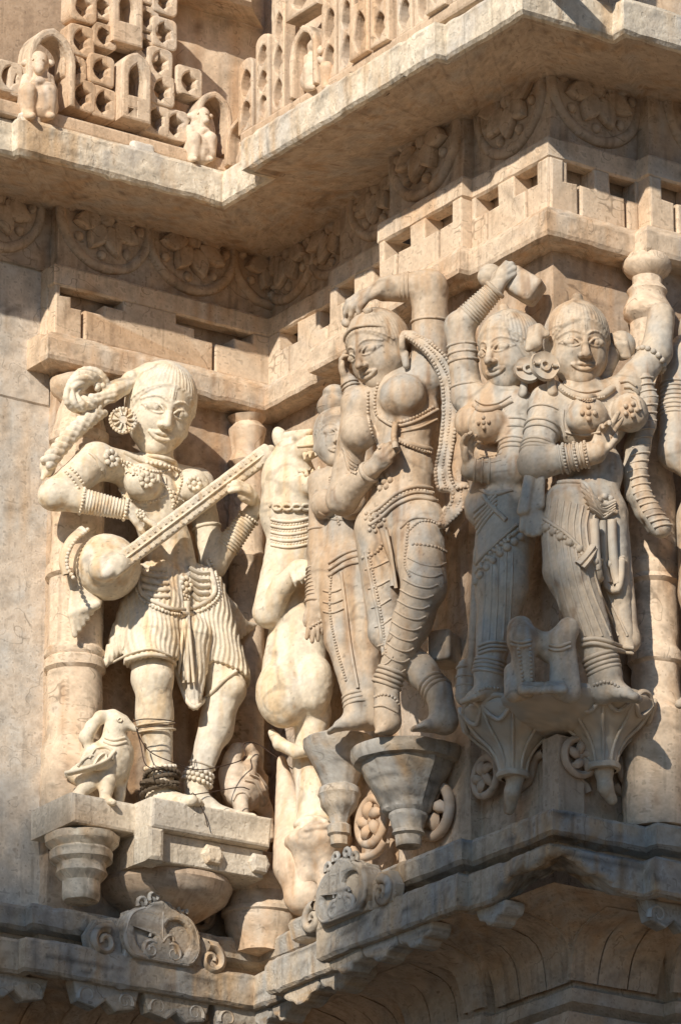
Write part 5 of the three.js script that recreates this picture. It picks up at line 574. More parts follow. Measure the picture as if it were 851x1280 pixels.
// ------------------------------------------------------------------ two women sharing the outer corner
function discEarring(T, c, n, r) { const ex = UP.clone().cross(n).normalize(), e = part('earring', place(lathe([[0, -0.008], [r * 0.94, -0.008], [r, 0], [r * 0.94, 0.008], [r * 0.8, 0.004], [r * 0.45, 0.004], [r * 0.40, 0.010], [r * 0.24, 0.010], [r * 0.22, 0.002], [0, 0.002]], new THREE.Matrix4(), T.pal, 24), basis(c, ex, n.clone(), ex.clone().cross(n)), T.pal), carved, T.g); for (const s of [-1, 1]) part('earring_petal', tube([0.45, 0.62, 0.8].map(f => c.clone().addScaledVector(n, 0.009).addScaledVector(ex, s * f * r)), r * 0.12, T.pal, { n: 4 }), carved, e); return e; }
{
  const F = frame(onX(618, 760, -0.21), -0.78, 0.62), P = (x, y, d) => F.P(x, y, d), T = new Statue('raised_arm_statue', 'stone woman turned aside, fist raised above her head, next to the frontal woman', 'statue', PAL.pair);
  const head = makeHead(P(629, 440, 0.03), 0.188, -0.70, 0.22, 0.03, { tilak: true, smile: 0.008 }); T.extra.push(head);
  const sU = P(584, 497, 0.0), eU = P(574, 408, 0.02), wU = P(618, 362, 0.03), sF = P(648, 508, 0.02), eF = P(640, 590, 0.06), wF = P(588, 588, 0.085), hip = P(634, 642, 0.02), kn = P(627, 735, 0.05), an = P(610, 842, 0.045);
  T.add(F.blob(618, 632, 0.0, 0.072, 0.065, 0.058), F.blob(612, 590, 0.0, 0.056, 0.07, 0.048), F.blob(617, 528, 0.0, 0.075, 0.075, 0.055), limb(sU, sF, 0.036, 0.038, 0.03), F.limb([625, 510, 0.01], [630, 475, 0.02], 0.040, 0.036), F.blob(609, 531, 0.06, 0.046, 0.044, 0.042, 0, 0.006), F.blob(588, 528, 0.028, 0.038, 0.042, 0.038, 0, 0.010),
    limb(sU, eU, 0.036, 0.033), limb(eU, wU, 0.033, 0.022), limb(sF, eF, 0.038, 0.036), limb(eF, wF, 0.036, 0.024), limb(hip, kn, 0.074, 0.060, 0.02), limb(kn, an, 0.058, 0.031), F.limb([638, 640, -0.03], [640, 730, -0.05], 0.04, 0.034));
  T.add(makeHand(wU, toward(wU, P(636, 332, 0.045)), V(-0.7, 0.1, 0.7), -1, 0.10, [0.85, 0.85, 0.9, 0.95], { thumb: [0.5, 0.2] }), makeHand(wF, toward(wF, P(580, 552, 0.10)), V(-0.2, 0.1, -0.97), 1, 0.09, [0.4, 0.45, 0.5, 0.55], { thumb: [0.5, 0.2] }));
  const fy = P(600, 872, 0.07).y; T.add(makeFoot(P(614, 862, 0.03), P(584, 874, 0.09), 0.03), limb(an, P(613, 862, 0.03), 0.031, 0.034)); T.body(); T.finish();
  T.solid('raised_stone', [slabSDF(P(655, 358, -0.005), 0.03, 0.02, 0.02, 0.012, F.X.clone().multiplyScalar(0.8).addScaledVector(UP, -0.6), F.Y.clone().multiplyScalar(0.8).addScaledVector(F.X, 0.6)), F.blob(612, 345, 0.0, 0.03, 0.03, 0.025)], 0.004, 0.01);
  T.rings('bracelet', eU, wU, 0.3, 0.92, 11, 0.0312, 0.0245, 0.0026); T.ring('bracelet', eU, wU, 1.0, 0.026, 0.006); T.rings('armlet', sU, eU, 0.5, 0.72, 3, 0.036, 0.035, 0.004); T.ring('armlet', sU, eU, 0.15, 0.038, 0.004); T.rings('armlet', sF, eF, 0.3, 0.42, 2, 0.039, 0.039, 0.004); T.rings('armlet', sF, eF, 0.58, 0.72, 3, 0.038, 0.038, 0.004); T.rings('bracelet', eF, wF, 0.55, 0.9, 3, 0.031, 0.027, 0.003);
  T.cord('necklace', [[592, 506], [600, 512], [620, 510], [640, 500]], 0.007, 0.002); T.cord('necklace', [[594, 500], [604, 505], [622, 503], [638, 494]], 0.003, 0.002); T.flower('breast_flower', 604, 528, 0.02, 4); T.cord('bodice_edge', [[596, 552], [610, 555], [628, 548]], 0.003, 0.001); for (const y of [568, 576]) T.cord('waist_fold', [[600, y], [612, y + 2], [626, y - 1]], 0.002, 0.0005);
  for (let k = 0; k < 5; k++) T.cord('girdle_strand', [[592 + k, 640 + k * 7], [604, 630 + k * 6], [620, 614 + k * 5]], 0.0042, 0.002); T.cord('girdle', [[604, 620], [615, 634], [632, 650]], 0.006, 0.003); T.cord('girdle', [[600, 612], [614, 618], [640, 612]], 0.005, 0.002);
  for (let k = 0; k < 6; k++) { const t = k / 5; T.beads('swag_chain', [[mix(646, 590, t), mix(664, 720, t) - 8 + 8], [mix(636, 592, t), mix(670, 716, t)]], 0.006, 0.003); } T.beads('swag_chain', [[590, 722], [602, 704], [620, 684], [648, 662]], 0.0055, 0.004); T.beads('swag_drops', [[592, 731], [606, 712], [624, 692], [650, 671]], 0.010, 0.004, 2.3); T.cord('swag_cord', [[589, 714], [601, 697], [620, 678], [646, 655]], 0.004, 0.004);
  for (const [a, b, c, d] of [[606, 690, 602, 800], [614, 690, 610, 802], [622, 690, 618, 804], [632, 690, 628, 800], [640, 690, 636, 780]]) T.cord('skirt_fold', [[a, b], [(a + c) / 2 + 1, (b + d) / 2], [c, d]], 0.003, 0.0002);
  for (const y of [804, 809, 814]) T.cord('skirt_hem', [[598, y + 3], [612, y - 2], [632, y - 1]], 0.004, 0.002); T.rings('anklet', kn, an, 0.86, 1.0, 4, 0.036, 0.037, 0.005); T.beads('foot_chain', [[594, 866], [606, 860], [622, 860]], 0.004, 0.002);
  T.solid('scarf_end', [F.limb([598, 690, 0.0], [590, 830, -0.005], 0.014, 0.012), F.limb([602, 660, 0.02], [596, 700, 0.02], 0.014, 0.01), F.limb([583, 835, -0.02], [582, 870, -0.02], 0.022, 0.025)], 0.004, 0.01); for (let k = 0; k < 4; k++) T.ring('scarf_band', P(583, 836, -0.02), P(582, 870, -0.02), k / 3, 0.024, 0.004);
  T.discC = headPoint(head, 0.40, 0.28, 0.0); discEarring(T, P(660, 461, 0.075), V(-0.6, 0, 0.8).normalize(), 0.034); T.solid('ear_plug', [F.limb([655, 478, 0.06], [653, 492, 0.055], 0.008, 0.012)], 0.003, 0.004);
  for (const [u, v] of [[0.30, 0.9], [0.2, 0.96]]) part('comb_strand', tube([[-0.3, 0.8, 0.0], [0, u + 0.66, 0.1], [0.3, 0.8, 0.0]].map(q => headPoint(head, ...q)), 0.002, T.pal), carved, T.g);
}
{
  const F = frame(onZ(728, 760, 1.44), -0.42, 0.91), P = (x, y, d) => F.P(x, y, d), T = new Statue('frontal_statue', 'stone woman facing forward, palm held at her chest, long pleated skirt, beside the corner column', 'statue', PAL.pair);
  const head = makeHead(P(724, 432, 0.045), 0.200, 0.16, 0.27, 0.03, { smile: 0.012 }); T.extra.push(head);
  const sL = P(684, 503, 0.02), eL = P(668, 580, 0.055), wL = P(744, 566, 0.10), sR = P(780, 490, 0.02), eR = P(820, 440, 0.0), hip = P(712, 640, 0.03), kn = P(712, 712, 0.06), an = P(756, 842, 0.045);
  T.add(F.blob(733, 628, 0.02, 0.082, 0.068, 0.06), F.blob(745, 588, 0.02, 0.062, 0.075, 0.05), F.blob(735, 525, 0.02, 0.092, 0.08, 0.058), limb(sL, sR, 0.038, 0.038, 0.03), F.limb([728, 505, 0.025], [726, 472, 0.035], 0.042, 0.038), F.blob(733, 521, 0.082, 0.050, 0.046, 0.044, 0, 0.006), F.blob(786, 516, 0.072, 0.044, 0.046, 0.042, 0, 0.006),
    limb(sL, eL, 0.040, 0.038), limb(eL, wL, 0.037, 0.026), limb(sR, eR, 0.042, 0.034), F.limb([820, 440, 0.0], [826, 395, -0.01], 0.036, 0.032), limb(hip, kn, 0.070, 0.060, 0.02), limb(kn, an, 0.058, 0.036), F.limb([755, 645, 0.01], [770, 740, 0.01], 0.055, 0.03), F.limb([770, 740, 0.01], [785, 810, 0.01], 0.03, 0.016));
  T.add(makeHand(wL, toward(wL, P(764, 520, 0.115)), V(0.3, 0.1, -0.95), -1, 0.10, [0.08, 0.15, 0.75, 0.8], { thumb: [0.7, 0.2] }));
  T.add(makeFoot(P(752, 862, 0.03), P(800, 874, 0.09), 0.03), limb(an, P(753, 862, 0.03), 0.033, 0.036)); T.body(); T.finish();
  T.rings('armlet', sL, eL, 0.42, 0.52, 2, 0.0415, 0.0415, 0.004); T.rings('armlet', sL, eL, 0.72, 0.84, 3, 0.0405, 0.040, 0.004); T.ring('armlet', sL, eL, 0.2, 0.042, 0.003); T.rings('bracelet', eL, wL, 0.42, 0.86, 8, 0.034, 0.0295, 0.003); T.rings('bracelet_beads', eL, wL, 0.5, 0.85, 3, 0.034, 0.03, 0.0038, true); T.ring('armlet', sR, eR, 0.8, 0.038, 0.007, true);
  T.cord('torque', [[694, 480], [708, 490], [730, 497], [752, 494], [766, 484]], 0.010, 0.004); T.cord('torque', [[700, 478], [714, 486], [732, 490], [750, 487]], 0.003, 0.003); T.beads('necklace', [[698, 484], [712, 494], [732, 500], [754, 496]], 0.003, 0.012);
  T.flower('breast_flower', 735, 516, 0.024, 4); T.flower('breast_flower', 788, 512, 0.024, 5); T.cord('bodice_edge', [[706, 540], [728, 544], [750, 540]], 0.003, 0.001); T.cord('bodice_edge', [[704, 512], [703, 530], [707, 545]], 0.003, 0.001);
  for (let k = 0; k < 4; k++) T.cord('collar_leaf', [[774 + k * 5, 478 + k * 6], [784 + k * 4, 476 + k * 8], [794 + k * 2, 482 + k * 10]], 0.004, 0.002);
  // skirt: pleats down the leg, gathered hem, swag of beads, knotted sash
  for (let k = 0; k < 8; k++) { const x = 684 + k * 8; T.cord('skirt_pleat', [[x + 4, 622 + k * 2], [x, 660], [x + 8 + k, 730], [x + 26 + k * 2.5, 795]], 0.0034, 0); }
  for (const y of [800, 806]) T.cord('skirt_hem', [[727, y], [742, y - 2], [760, y + 2], [776, y + 8], [790, y + 10]], 0.0055, 0.003);
  for (let k = 0; k < 5; k++) T.cord('girdle_strand', [[726 + k * 2, 606 + k * 7], [740 + k * 2, 620 + k * 6], [752, 632 + k * 4], [768, 626 + k * 3]], 0.0055, 0.004); T.cord('girdle', [[692, 604], [712, 602], [732, 606], [745, 634], [770, 640]], 0.006, 0.004); T.flower('girdle_knot', 757, 630, 0.03, 7); T.beads('girdle_beads', [[728, 608], [742, 622], [758, 644]], 0.005, 0.006);
  T.cord('swag_cord', [[668, 642], [685, 652], [706, 666], [732, 690], [760, 702], [779, 696]], 0.0045, 0.004); T.beads('swag_chain', [[668, 647], [685, 657], [706, 672], [732, 696], [760, 708], [780, 702]], 0.0055, 0.004); T.beads('swag_drops', [[672, 652], [686, 662], [704, 674], [726, 688], [738, 700], [758, 706], [776, 702]], 0.010, 0.006, 2.6);
  T.cord('sash_knot', [[740, 684], [732, 695], [722, 706]], 0.010, 0.006); T.cord('sash_knot', [[744, 686], [736, 700], [728, 710]], 0.006, 0.012);
  for (const [x, w] of [[742, 0.012], [752, 0.010], [764, 0.012]]) T.cord('sash_fall', [[x, 650], [x + 1, 680], [x + 4, 715], [x + 8, 730]], w, 0.004); T.cord('sash_loop', [[752, 715], [760, 735], [770, 738], [775, 722], [776, 700]], 0.009, 0.008);
  T.solid('skirt_side', [F.limb([775, 650, 0.0], [786, 800, 0.0], 0.018, 0.022), F.limb([766, 740, 0.02], [782, 808, 0.01], 0.012, 0.014), F.blob(788, 800, 0.0, 0.022, 0.03, 0.02)], 0.004, 0.012); T.solid('cloth_front', [0, 1, 2, 3, 4].flatMap(k => [F.limb([660 + k * 4, 592, 0.06 + 0.004 * Math.sin(k * 2)], [650 + k * 6.5, 640 - k * 2, 0.058 + 0.005 * Math.sin(k * 2)], 0.009, 0.0085, 0.006), F.limb([656 + k * 4, 632, 0.05], [652 + k * 7, 662 + 6 * Math.sin(k * 0.8), 0.05], 0.009, 0.008, 0.006)]), 0.0036, 0.006); T.cord('cloth_hem', [[652, 634], [660, 638], [672, 632]], 0.003, 0.02);
  T.rings('anklet', kn, an, 0.84, 0.97, 4, 0.041, 0.039, 0.0055); T.beads('foot_chain', [[742, 856], [758, 852], [772, 858]], 0.004, 0.002);
  discEarring(T, P(680, 457, 0.085), V(-0.25, 0, 0.97).normalize(), 0.036); T.solid('ear_plug', [F.limb([688, 474, 0.07], [690, 490, 0.06], 0.009, 0.013)], 0.003, 0.004); T.solid('hood_ornament', [F.limb([668, 430, 0.06], [672, 412, 0.06], 0.018, 0.014), F.limb([672, 412, 0.06], [682, 418, 0.065], 0.012, 0.01), F.limb([664, 412, 0.055], [660, 436, 0.06], 0.01, 0.008)], 0.0034, 0.006);
  // hair bun seen past the cheek, and the leafy scarf hanging from the raised arm
  const bun = [F.blob(776, 432, 0.0, 0.034, 0.036, 0.03)]; for (let k = 0; k < 5; k++) bun.push(...F.chain([[764 + k * 4, 418, 0.02], [770 + k * 3, 430, 0.032], [778 + k * 2, 446, 0.022]], 0.005, 0.003)); T.solid('hair_bun', bun, 0.0034, 0.008); T.solid('hair_fall', [F.limb([752, 470, 0.0], [764, 440, 0.0], 0.02, 0.024), F.limb([752, 470, 0.0], [756, 500, 0.01], 0.018, 0.014)], 0.004, 0.01);
  const sc = [[802, 476, 0.03], [808, 500, 0.03], [806, 530, 0.025], [799, 560, 0.02], [795, 590, 0.02], [800, 618, 0.02], [812, 640, 0.02], [826, 660, 0.02]]; T.solid('scarf', sc.slice(1).flatMap((q, i) => [limb(P(...sc[i]), P(...q), 0.024, 0.024, 0.01), limb(P(sc[i][0] - 8, sc[i][1], sc[i][2] - 0.02), P(q[0] - 8, q[1], q[2] - 0.02), 0.02, 0.02, 0.01)]), 0.004, 0.01);
  for (let k = 0; k < 22; k++) { const t = k / 21, i = Math.min(6, Math.floor(t * 7)), f = t * 7 - i, c = P(...[0, 1, 2].map(j => mix(sc[i][j], sc[i + 1][j], f))); part('scarf_leaf', tube([c.clone().addScaledVector(F.X, -0.022).addScaledVector(F.Z, 0.016).add(V(0, -0.006, 0)), c.clone().addScaledVector(F.Z, 0.026), c.clone().addScaledVector(F.X, 0.022).addScaledVector(F.Z, 0.016).add(V(0, 0.004, 0))], 0.0028, T.pal, { n: 5 }), carved, T.g); }
}
// broken crouching dwarf between their feet: knees, shins and toes only
{
  const F = frame(onZ(682, 830, 1.44), -0.6, 0.8), T = new Statue('dwarf_fragment', 'broken stone dwarf, only bent legs and toes left, between the feet of the two women', 'statue', PAL.pair, 0.003);
  T.add(F.limb([650, 786, 0.03], [650, 800, 0.05], 0.03, 0.028), F.limb([652, 800, 0.05], [656, 862, 0.035], 0.028, 0.024), F.limb([652, 794, 0.05], [690, 812, 0.02], 0.026, 0.03), F.limb([710, 786, 0.04], [690, 812, 0.03], 0.026, 0.03), F.limb([700, 800, 0.05], [698, 862, 0.04], 0.024, 0.022), F.limb([706, 800, 0.03], [712, 865, 0.03], 0.022, 0.026), F.limb([642, 866, 0.035], [640, 840, 0.02], 0.022, 0.02));
  for (let k = 0; k < 5; k++) T.add(F.limb([654 + k * 5.5, 858, 0.06], [653 + k * 5.8, 863, 0.088], 0.0105, 0.0105, 0.002), F.limb([686 + k * 4, 857 + (k % 2), 0.065], [684 + k * 5, 862, 0.092], 0.010, 0.010, 0.002));
  T.body(0.016).finish('legs');
  for (const [a, b] of [[[647, 806], [653, 850]], [[662, 806], [664, 850]]]) T.beads('leg_chain', [a, b], 0.0042, 0.002);
  for (const y of [800, 805]) T.cord('knee_band', [[638, y], [650, y + 3], [664, y]], 0.004, 0.001); for (const y of [806, 811]) T.cord('knee_band', [[686, y], [698, y + 2], [712, y - 3]], 0.004, 0.001);
}
// ------------------------------------------------------------------ neighbour at the picture's edge: only her bangled arm and hip show past the column
{
  const F = frame(onZ(880, 700, 1.47), -0.2, 0.98), P = (x, y, d) => F.P(x, y, d), T = new Statue('bangled_statue', 'stone woman with a bangled arm standing on the far side of the corner column', 'statue', PAL.pair, 0.0045);
  const s = P(858, 440, 0.03), e = P(842, 568, 0.06), w = P(846, 480, 0.085), head = makeHead(P(892, 420, 0.04), 0.19, 0.2, 0.12, 0, { cell: 0.0035 }); T.extra.push(head);
  T.add(F.blob(895, 640, 0.02, 0.085, 0.07, 0.06), F.blob(895, 590, 0.02, 0.06, 0.075, 0.05), F.blob(893, 525, 0.02, 0.09, 0.08, 0.058), limb(s, P(930, 490, 0.02), 0.04, 0.04, 0.03), F.limb([892, 510, 0.02], [892, 470, 0.03], 0.042, 0.038), F.blob(876, 520, 0.08, 0.048, 0.046, 0.044), F.blob(912, 520, 0.08, 0.048, 0.046, 0.044), limb(s, P(846, 450, 0.04), 0.04, 0.038), F.limb([846, 452, 0.04], [842, 565, 0.06], 0.038, 0.037), F.limb([842, 568, 0.06], [880, 600, 0.1], 0.036, 0.024), limb(P(930, 490, 0.02), P(950, 580, 0.05), 0.038, 0.034), F.limb([880, 650, 0.03], [878, 740, 0.06], 0.066, 0.055), F.limb([878, 740, 0.06], [882, 850, 0.04], 0.054, 0.034), F.limb([912, 650, 0.02], [920, 850, 0.03], 0.06, 0.034));
  T.add(makeHand(P(880, 600, 0.1), V(0.8, 0.3, 0.3), V(0, 0.3, 1), 1, 0.1), makeFoot(P(880, 866, 0.03), P(862, 878, 0.1), 0.03), makeFoot(P(920, 866, 0.03), P(945, 878, 0.1), 0.03)); T.body().finish();
  T.rings('bracelet', P(846, 452, 0.04), P(842, 565, 0.06), 0.28, 0.62, 8, 0.0395, 0.0385, 0.0035); T.rings('armlet', s, P(846, 450, 0.04), 0.3, 0.9, 2, 0.042, 0.040, 0.004); T.beads('scarf_beads', [[832, 590], [830, 620], [834, 650], [846, 664]], 0.005, 0.002);
}
// ------------------------------------------------------------------ rearing lion in the inner corner
{
  const F = frame(onX(372, 860, -0.12), -0.8, 0.6), P = (x, y, d) => F.P(x, y, d), T = new Statue('rearing_lion_statue', 'smooth cream stone lion rearing upright in the inner corner, chain collar, mouth open', 'lion', PAL.white);
  // head thrown back: broad skull, upper muzzle and lower jaw held wide apart, round ear, bulging eye
  T.add(F.blob(360, 590, 0.025, 0.060, 0.062, 0.06), F.limb([362, 566, 0.045], [398, 556, 0.075], 0.038, 0.026), F.blob(405, 552, 0.085, 0.026, 0.020, 0.026), F.limb([366, 612, 0.05], [404, 604, 0.085], 0.036, 0.024), F.blob(351, 549, 0.01, 0.020, 0.036, 0.018, 0.35, 0.006), F.blob(373, 546, 0.085, 0.018, 0.013, 0.012, 0.2, 0.004), F.limb([358, 544, 0.065], [388, 539, 0.085], 0.009, 0.007, 0.006), carve(F.blob(398, 579, 0.11, 0.050, 0.024, 0.075, 0.08)), carve(F.blob(384, 580, 0.085, 0.026, 0.018, 0.05)));
  T.add(F.limb([363, 610, 0.015], [363, 640, 0.01], 0.070, 0.070, 0.03), F.limb([364, 645, 0.01], [368, 690, 0.005], 0.072, 0.060, 0.03), F.limb([368, 690, 0.005], [372, 770, 0.0], 0.058, 0.046, 0.03), F.limb([372, 770, 0.0], [366, 830, 0.01], 0.046, 0.060, 0.03), F.limb([374, 740, 0.0], [388, 850, 0.02], 0.046, 0.046, 0.03), F.limb([368, 745, 0.01], [352, 860, 0.03], 0.044, 0.056, 0.03));
  // haunches: round thighs with a crease, bent hind leg, standing shank and paw
  T.add(F.blob(353, 868, 0.055, 0.066, 0.086, 0.060, 0.12, 0.010), F.blob(394, 856, 0.045, 0.044, 0.074, 0.050, -0.1, 0.010), F.limb([392, 890, 0.0], [386, 955, -0.01], 0.044, 0.036, 0.02), F.limb([386, 950, -0.01], [396, 1024, 0.005], 0.036, 0.050, 0.02), F.blob(392, 1032, 0.04, 0.05, 0.022, 0.05));
  for (let k = 0; k < 4; k++) T.add(F.limb([380 + k * 9, 1030, 0.07], [379 + k * 10, 1036, 0.09], 0.012, 0.010, 0.004));
  // near foreleg folded against the ribs, paw with claws; far paw showing behind
  T.add(F.limb([352, 690, 0.03], [334, 764, 0.07], 0.040, 0.036, 0.014), F.limb([335, 768, 0.07], [352, 735, 0.095], 0.035, 0.028, 0.010), F.limb([352, 735, 0.095], [372, 712, 0.11], 0.027, 0.024, 0.010), F.blob(380, 711, 0.11, 0.034, 0.021, 0.022, 0.1));
  for (let k = 0; k < 4; k++) T.add(F.limb([366 + k * 8, 714 - k * 2, 0.122], [369 + k * 8, 726 - k * 3, 0.138], 0.010, 0.0075, 0.003), F.limb([369 + k * 8, 727 - k * 3, 0.136], [370 + k * 8, 733 - k * 3, 0.132], 0.006, 0.003, 0.002));
  T.add(...F.chain([[340, 916, 0.02], [350, 930, 0.05], [370, 940, 0.06], [396, 938, 0.05]], [0.010, 0.016, 0.016, 0.013], 0.006));
  for (const [x, y, s] of [[381, 568, 1], [388, 566, 1], [395, 564, 1], [402, 562, 1], [383, 593, -1], [391, 592, -1], [399, 590, -1]]) T.add(F.limb([x, y, 0.098], [x, y + s * 6, 0.10], 0.0065, 0.0035, 0.002));
  T.body(0.014).finish();
  T.beads('collar_edge', [[338, 632], [350, 637], [370, 637], [388, 632]], 0.005, 0.002); for (let k = 0; k < 4; k++) T.ringLink = part('collar_link', tube(Array.from({ length: 10 }, (_, i) => { const a = i / 10 * 6.283, h = T.s.hit(347 + k * 12 + 6 * Math.cos(a), 634 + 3.6 * Math.sin(a)); return h ? h.addScaledVector(LOOK, -0.006) : P(347 + k * 12, 634, 0.1); }), 0.0042, T.pal, { closed: true }), carved, T.g);
  for (let k = 0; k < 5; k++) { T.cord('mane_band', [[339, 649 + k * 8], [355, 652 + k * 8], [372, 651 + k * 8], [391, 646 + k * 8]], 0.0042, 0.001); } for (let k = 0; k < 4; k++) T.beads('mane_fringe', [[340, 653 + k * 8], [355, 656 + k * 8], [372, 655 + k * 8], [390, 650 + k * 8]], 0.0036, 0.0);
  T.cord('jaw_fold', [[372, 590], [386, 588], [402, 580]], 0.004, 0.001); T.cord('brow_fold', [[372, 558], [390, 556], [408, 552]], 0.004, 0.001);
}
{
  const F = frame(onX(390, 1050, -0.12), -0.8, 0.6), ped = [F.blob(398, 1052, 0.0, 0.085, 0.035, 0.07), F.limb([398, 1052, 0.0], [398, 1085, -0.02], 0.06, 0.04), ...F.chain([[366, 1046, 0.05], [384, 1036, 0.07], [410, 1032, 0.06]], 0.008, 0.004), F.limb([376, 1060, 0.02], [380, 1100, 0.0], 0.02, 0.018), F.limb([408, 1060, 0.02], [406, 1110, 0.0], 0.02, 0.018)];
  part('lion_pedestal', paint(solidOf(ped, 0.004, 0.02).mesh(), PAL.cream), carved, temple); part('corner_stone', paint(solidOf([F.limb([352, 950, -0.06], [372, 1080, -0.04], 0.012, 0.06), F.limb([372, 1060, -0.03], [380, 1120, -0.03], 0.04, 0.05)], 0.005, 0.03).mesh(), PAL.cream), carved, temple);
}
// ------------------------------------------------------------------ two geese at the lute player's feet
{
  const F = frame(V(0, 0, 0), 0, 1);
  const T = new Statue('crested_goose_statue', 'cream stone goose with long crest and feathered wing, by the ringed column', 'bird', PAL.white, 0.003);
  T.add(F.blob(132, 955, 0.125, 0.066, 0.052, 0.045, -0.35), F.blob(146, 945, 0.135, 0.042, 0.05, 0.04), F.limb([143, 936, 0.14], [143, 915, 0.15], 0.036, 0.027, 0.02), F.blob(147, 902, 0.155, 0.030, 0.024, 0.024, -0.25), F.limb([155, 904, 0.165], [170, 912, 0.18], 0.015, 0.007), ...F.chain([[142, 893, 0.15], [126, 896, 0.14], [115, 908, 0.135], [108, 922, 0.13], [110, 932, 0.13]], [0.013, 0.014, 0.015, 0.017, 0.010], 0.008), F.limb([122, 965, 0.12], [98, 974, 0.10], 0.036, 0.016), F.limb([100, 974, 0.11], [84, 969, 0.10], 0.018, 0.007), F.limb([116, 975, 0.13], [96, 996, 0.12], 0.024, 0.014), F.limb([134, 978, 0.15], [132, 1000, 0.16], 0.022, 0.013), F.limb([150, 972, 0.12], [150, 1000, 0.12], 0.02, 0.012), F.limb([132, 1000, 0.16], [142, 1003, 0.19], 0.011, 0.008), F.limb([96, 997, 0.12], [104, 1000, 0.14], 0.011, 0.008), F.blob(122, 950, 0.165, 0.050, 0.026, 0.016, 0.25, 0.004), F.limb([110, 956, 0.16], [84, 968, 0.13], 0.018, 0.006, 0.004));
  T.body(0.012).finish(); T.cord('wing_edge', [[82, 966], [100, 962], [120, 956], [136, 948], [144, 938]], 0.005, 0.001); T.cord('wing_feather', [[112, 948], [118, 938], [130, 934], [142, 940], [140, 950]], 0.004, 0.001); T.cord('wing_feather', [[118, 956], [124, 946], [132, 942], [134, 950]], 0.004, 0.001); T.cord('wing_feather', [[98, 958], [106, 948], [116, 944]], 0.004, 0.001); T.cord('neck_ring', [[132, 922], [143, 925], [156, 922]], 0.004, 0.001); T.cord('neck_ring', [[130, 927], [143, 931], [158, 927]], 0.004, 0.001); T.cord('eye_ring', [[147, 900], [150, 897], [153, 900], [150, 903], [147, 900]], 0.0025, 0.001);
  const G = new Statue('preening_goose_statue', 'tan stone goose bending its neck down to preen at the ledge end', 'bird', PAL.cream, 0.003);
  G.add(F.blob(302, 985, 0.12, 0.055, 0.062, 0.045, 0.5), F.limb([288, 965, 0.12], [291, 946, 0.13], 0.028, 0.02, 0.02), ...F.chain([[290, 950, 0.13], [296, 938, 0.13], [310, 936, 0.13], [317, 946, 0.13], [312, 960, 0.135]], [0.02, 0.018, 0.016, 0.015, 0.016], 0.008), F.limb([312, 958, 0.135], [310, 972, 0.155], 0.017, 0.008), F.limb([318, 990, 0.12], [336, 1020, 0.10], 0.034, 0.014), F.limb([300, 1000, 0.14], [306, 1034, 0.16], 0.022, 0.012), F.limb([330, 1010, 0.10], [338, 1046, 0.10], 0.016, 0.014));
  G.body(0.012).finish(); for (const q of [[[292, 1000], [296, 992], [306, 990], [312, 996]], [[306, 975], [318, 978], [326, 990], [332, 1005]], [[312, 968], [324, 974], [332, 988]], [[318, 966], [328, 974], [336, 990]]]) G.cord('wing_feather', q, 0.0038, 0.001);
}
// ------------------------------------------------------------------ seated monkeys in the roof niches
function monkey(F, px, py, d, s, label, turn) { const u = s / 50, L = (a, b, ra, rb) => F.limb([px + a[0] * u, py + a[1] * u, d + a[2] * u * 0.002], [px + b[0] * u, py + b[1] * u, d + b[2] * u * 0.002], ra * u * 0.002, rb * u * 0.002), T = new Statue('seated_monkey_statue', label, 'monkey', PAL.cream, 0.003), t = turn;
  T.add(L([0, 20, 0], [0, 0, 0], 17, 12), L([0, 24, 6], [0, 14, 8], 13, 11), L([0, -14, 2], [t * 2, -16, 4], 10, 9), L([t * 4, -13, 8], [t * 7, -10, 13], 6, 4), L([t * 2, -20, 6], [t * 6, -19, 10], 4, 3), L([-9, -2, 2], [-11 + t * 3, 10, 8], 5, 4), L([-11 + t * 3, 10, 8], [t * 5, -1, 14], 4, 3.5), L([9, -2, 2], [12, 10, 8], 5, 4), L([12, 10, 8], [t * 6 + 2, 0, 14], 4, 3.5), L([-8, 22, 6], [-9 + t * 4, 8, 14], 9, 7), L([-9 + t * 4, 8, 14], [-8 + t * 3, 25, 12], 7, 6), L([8, 22, 6], [9 + t * 2, 8, 14], 9, 7), L([9 + t * 2, 8, 14], [9 + t * 2, 25, 12], 7, 6), L([-8, 28, 14], [-4, 28, 20], 4, 3), L([9, 28, 14], [12, 28, 20], 4, 3), L([-10, -15, 0], [-10.5, -15, 0], 3.5, 3), L([11, -15, 0], [11.5, -15, 0], 3.5, 3));
  T.body(0.006).finish(); for (const k of [-1, 1]) T.cord('eye', [[px + t * 3 * u + k * 4 * u - 1, py - 18 * u], [px + t * 3 * u + k * 4 * u + 1, py - 18 * u]], 0.003, 0.001); return T; }
{
  const FA = frame(V(0, 0, 0.26), 0, 1), FB = frame(V(-0.36, 0, 0), -1, 0);
  monkey(FA, 47, 102, 0.0, 76, 'small seated stone monkey with hands joined, in the niche beside the roof lattice', 0.2); monkey(FA, 249, 164, 0.0, 62, 'small stone monkey crouching sideways, in the niche at the lattice end by plain plaster', 1); monkey(FB, 396, 76, 0, 60, 'small stone monkey in a niche among the slanting roof lattice tiles', 0.6); monkey(frame(V(-0.315, 0, 0), -1, 0), 310, 182, 0, 42, 'little crouching stone creature in the low dark niche at the roof corner', 0.8); monkey(frame(V(-0.34, 0, 0), -1, 0), 343, 124, 0, 42, 'tiny worn stone monkey at the foot of the slanting roof lattice', 0.4);
}
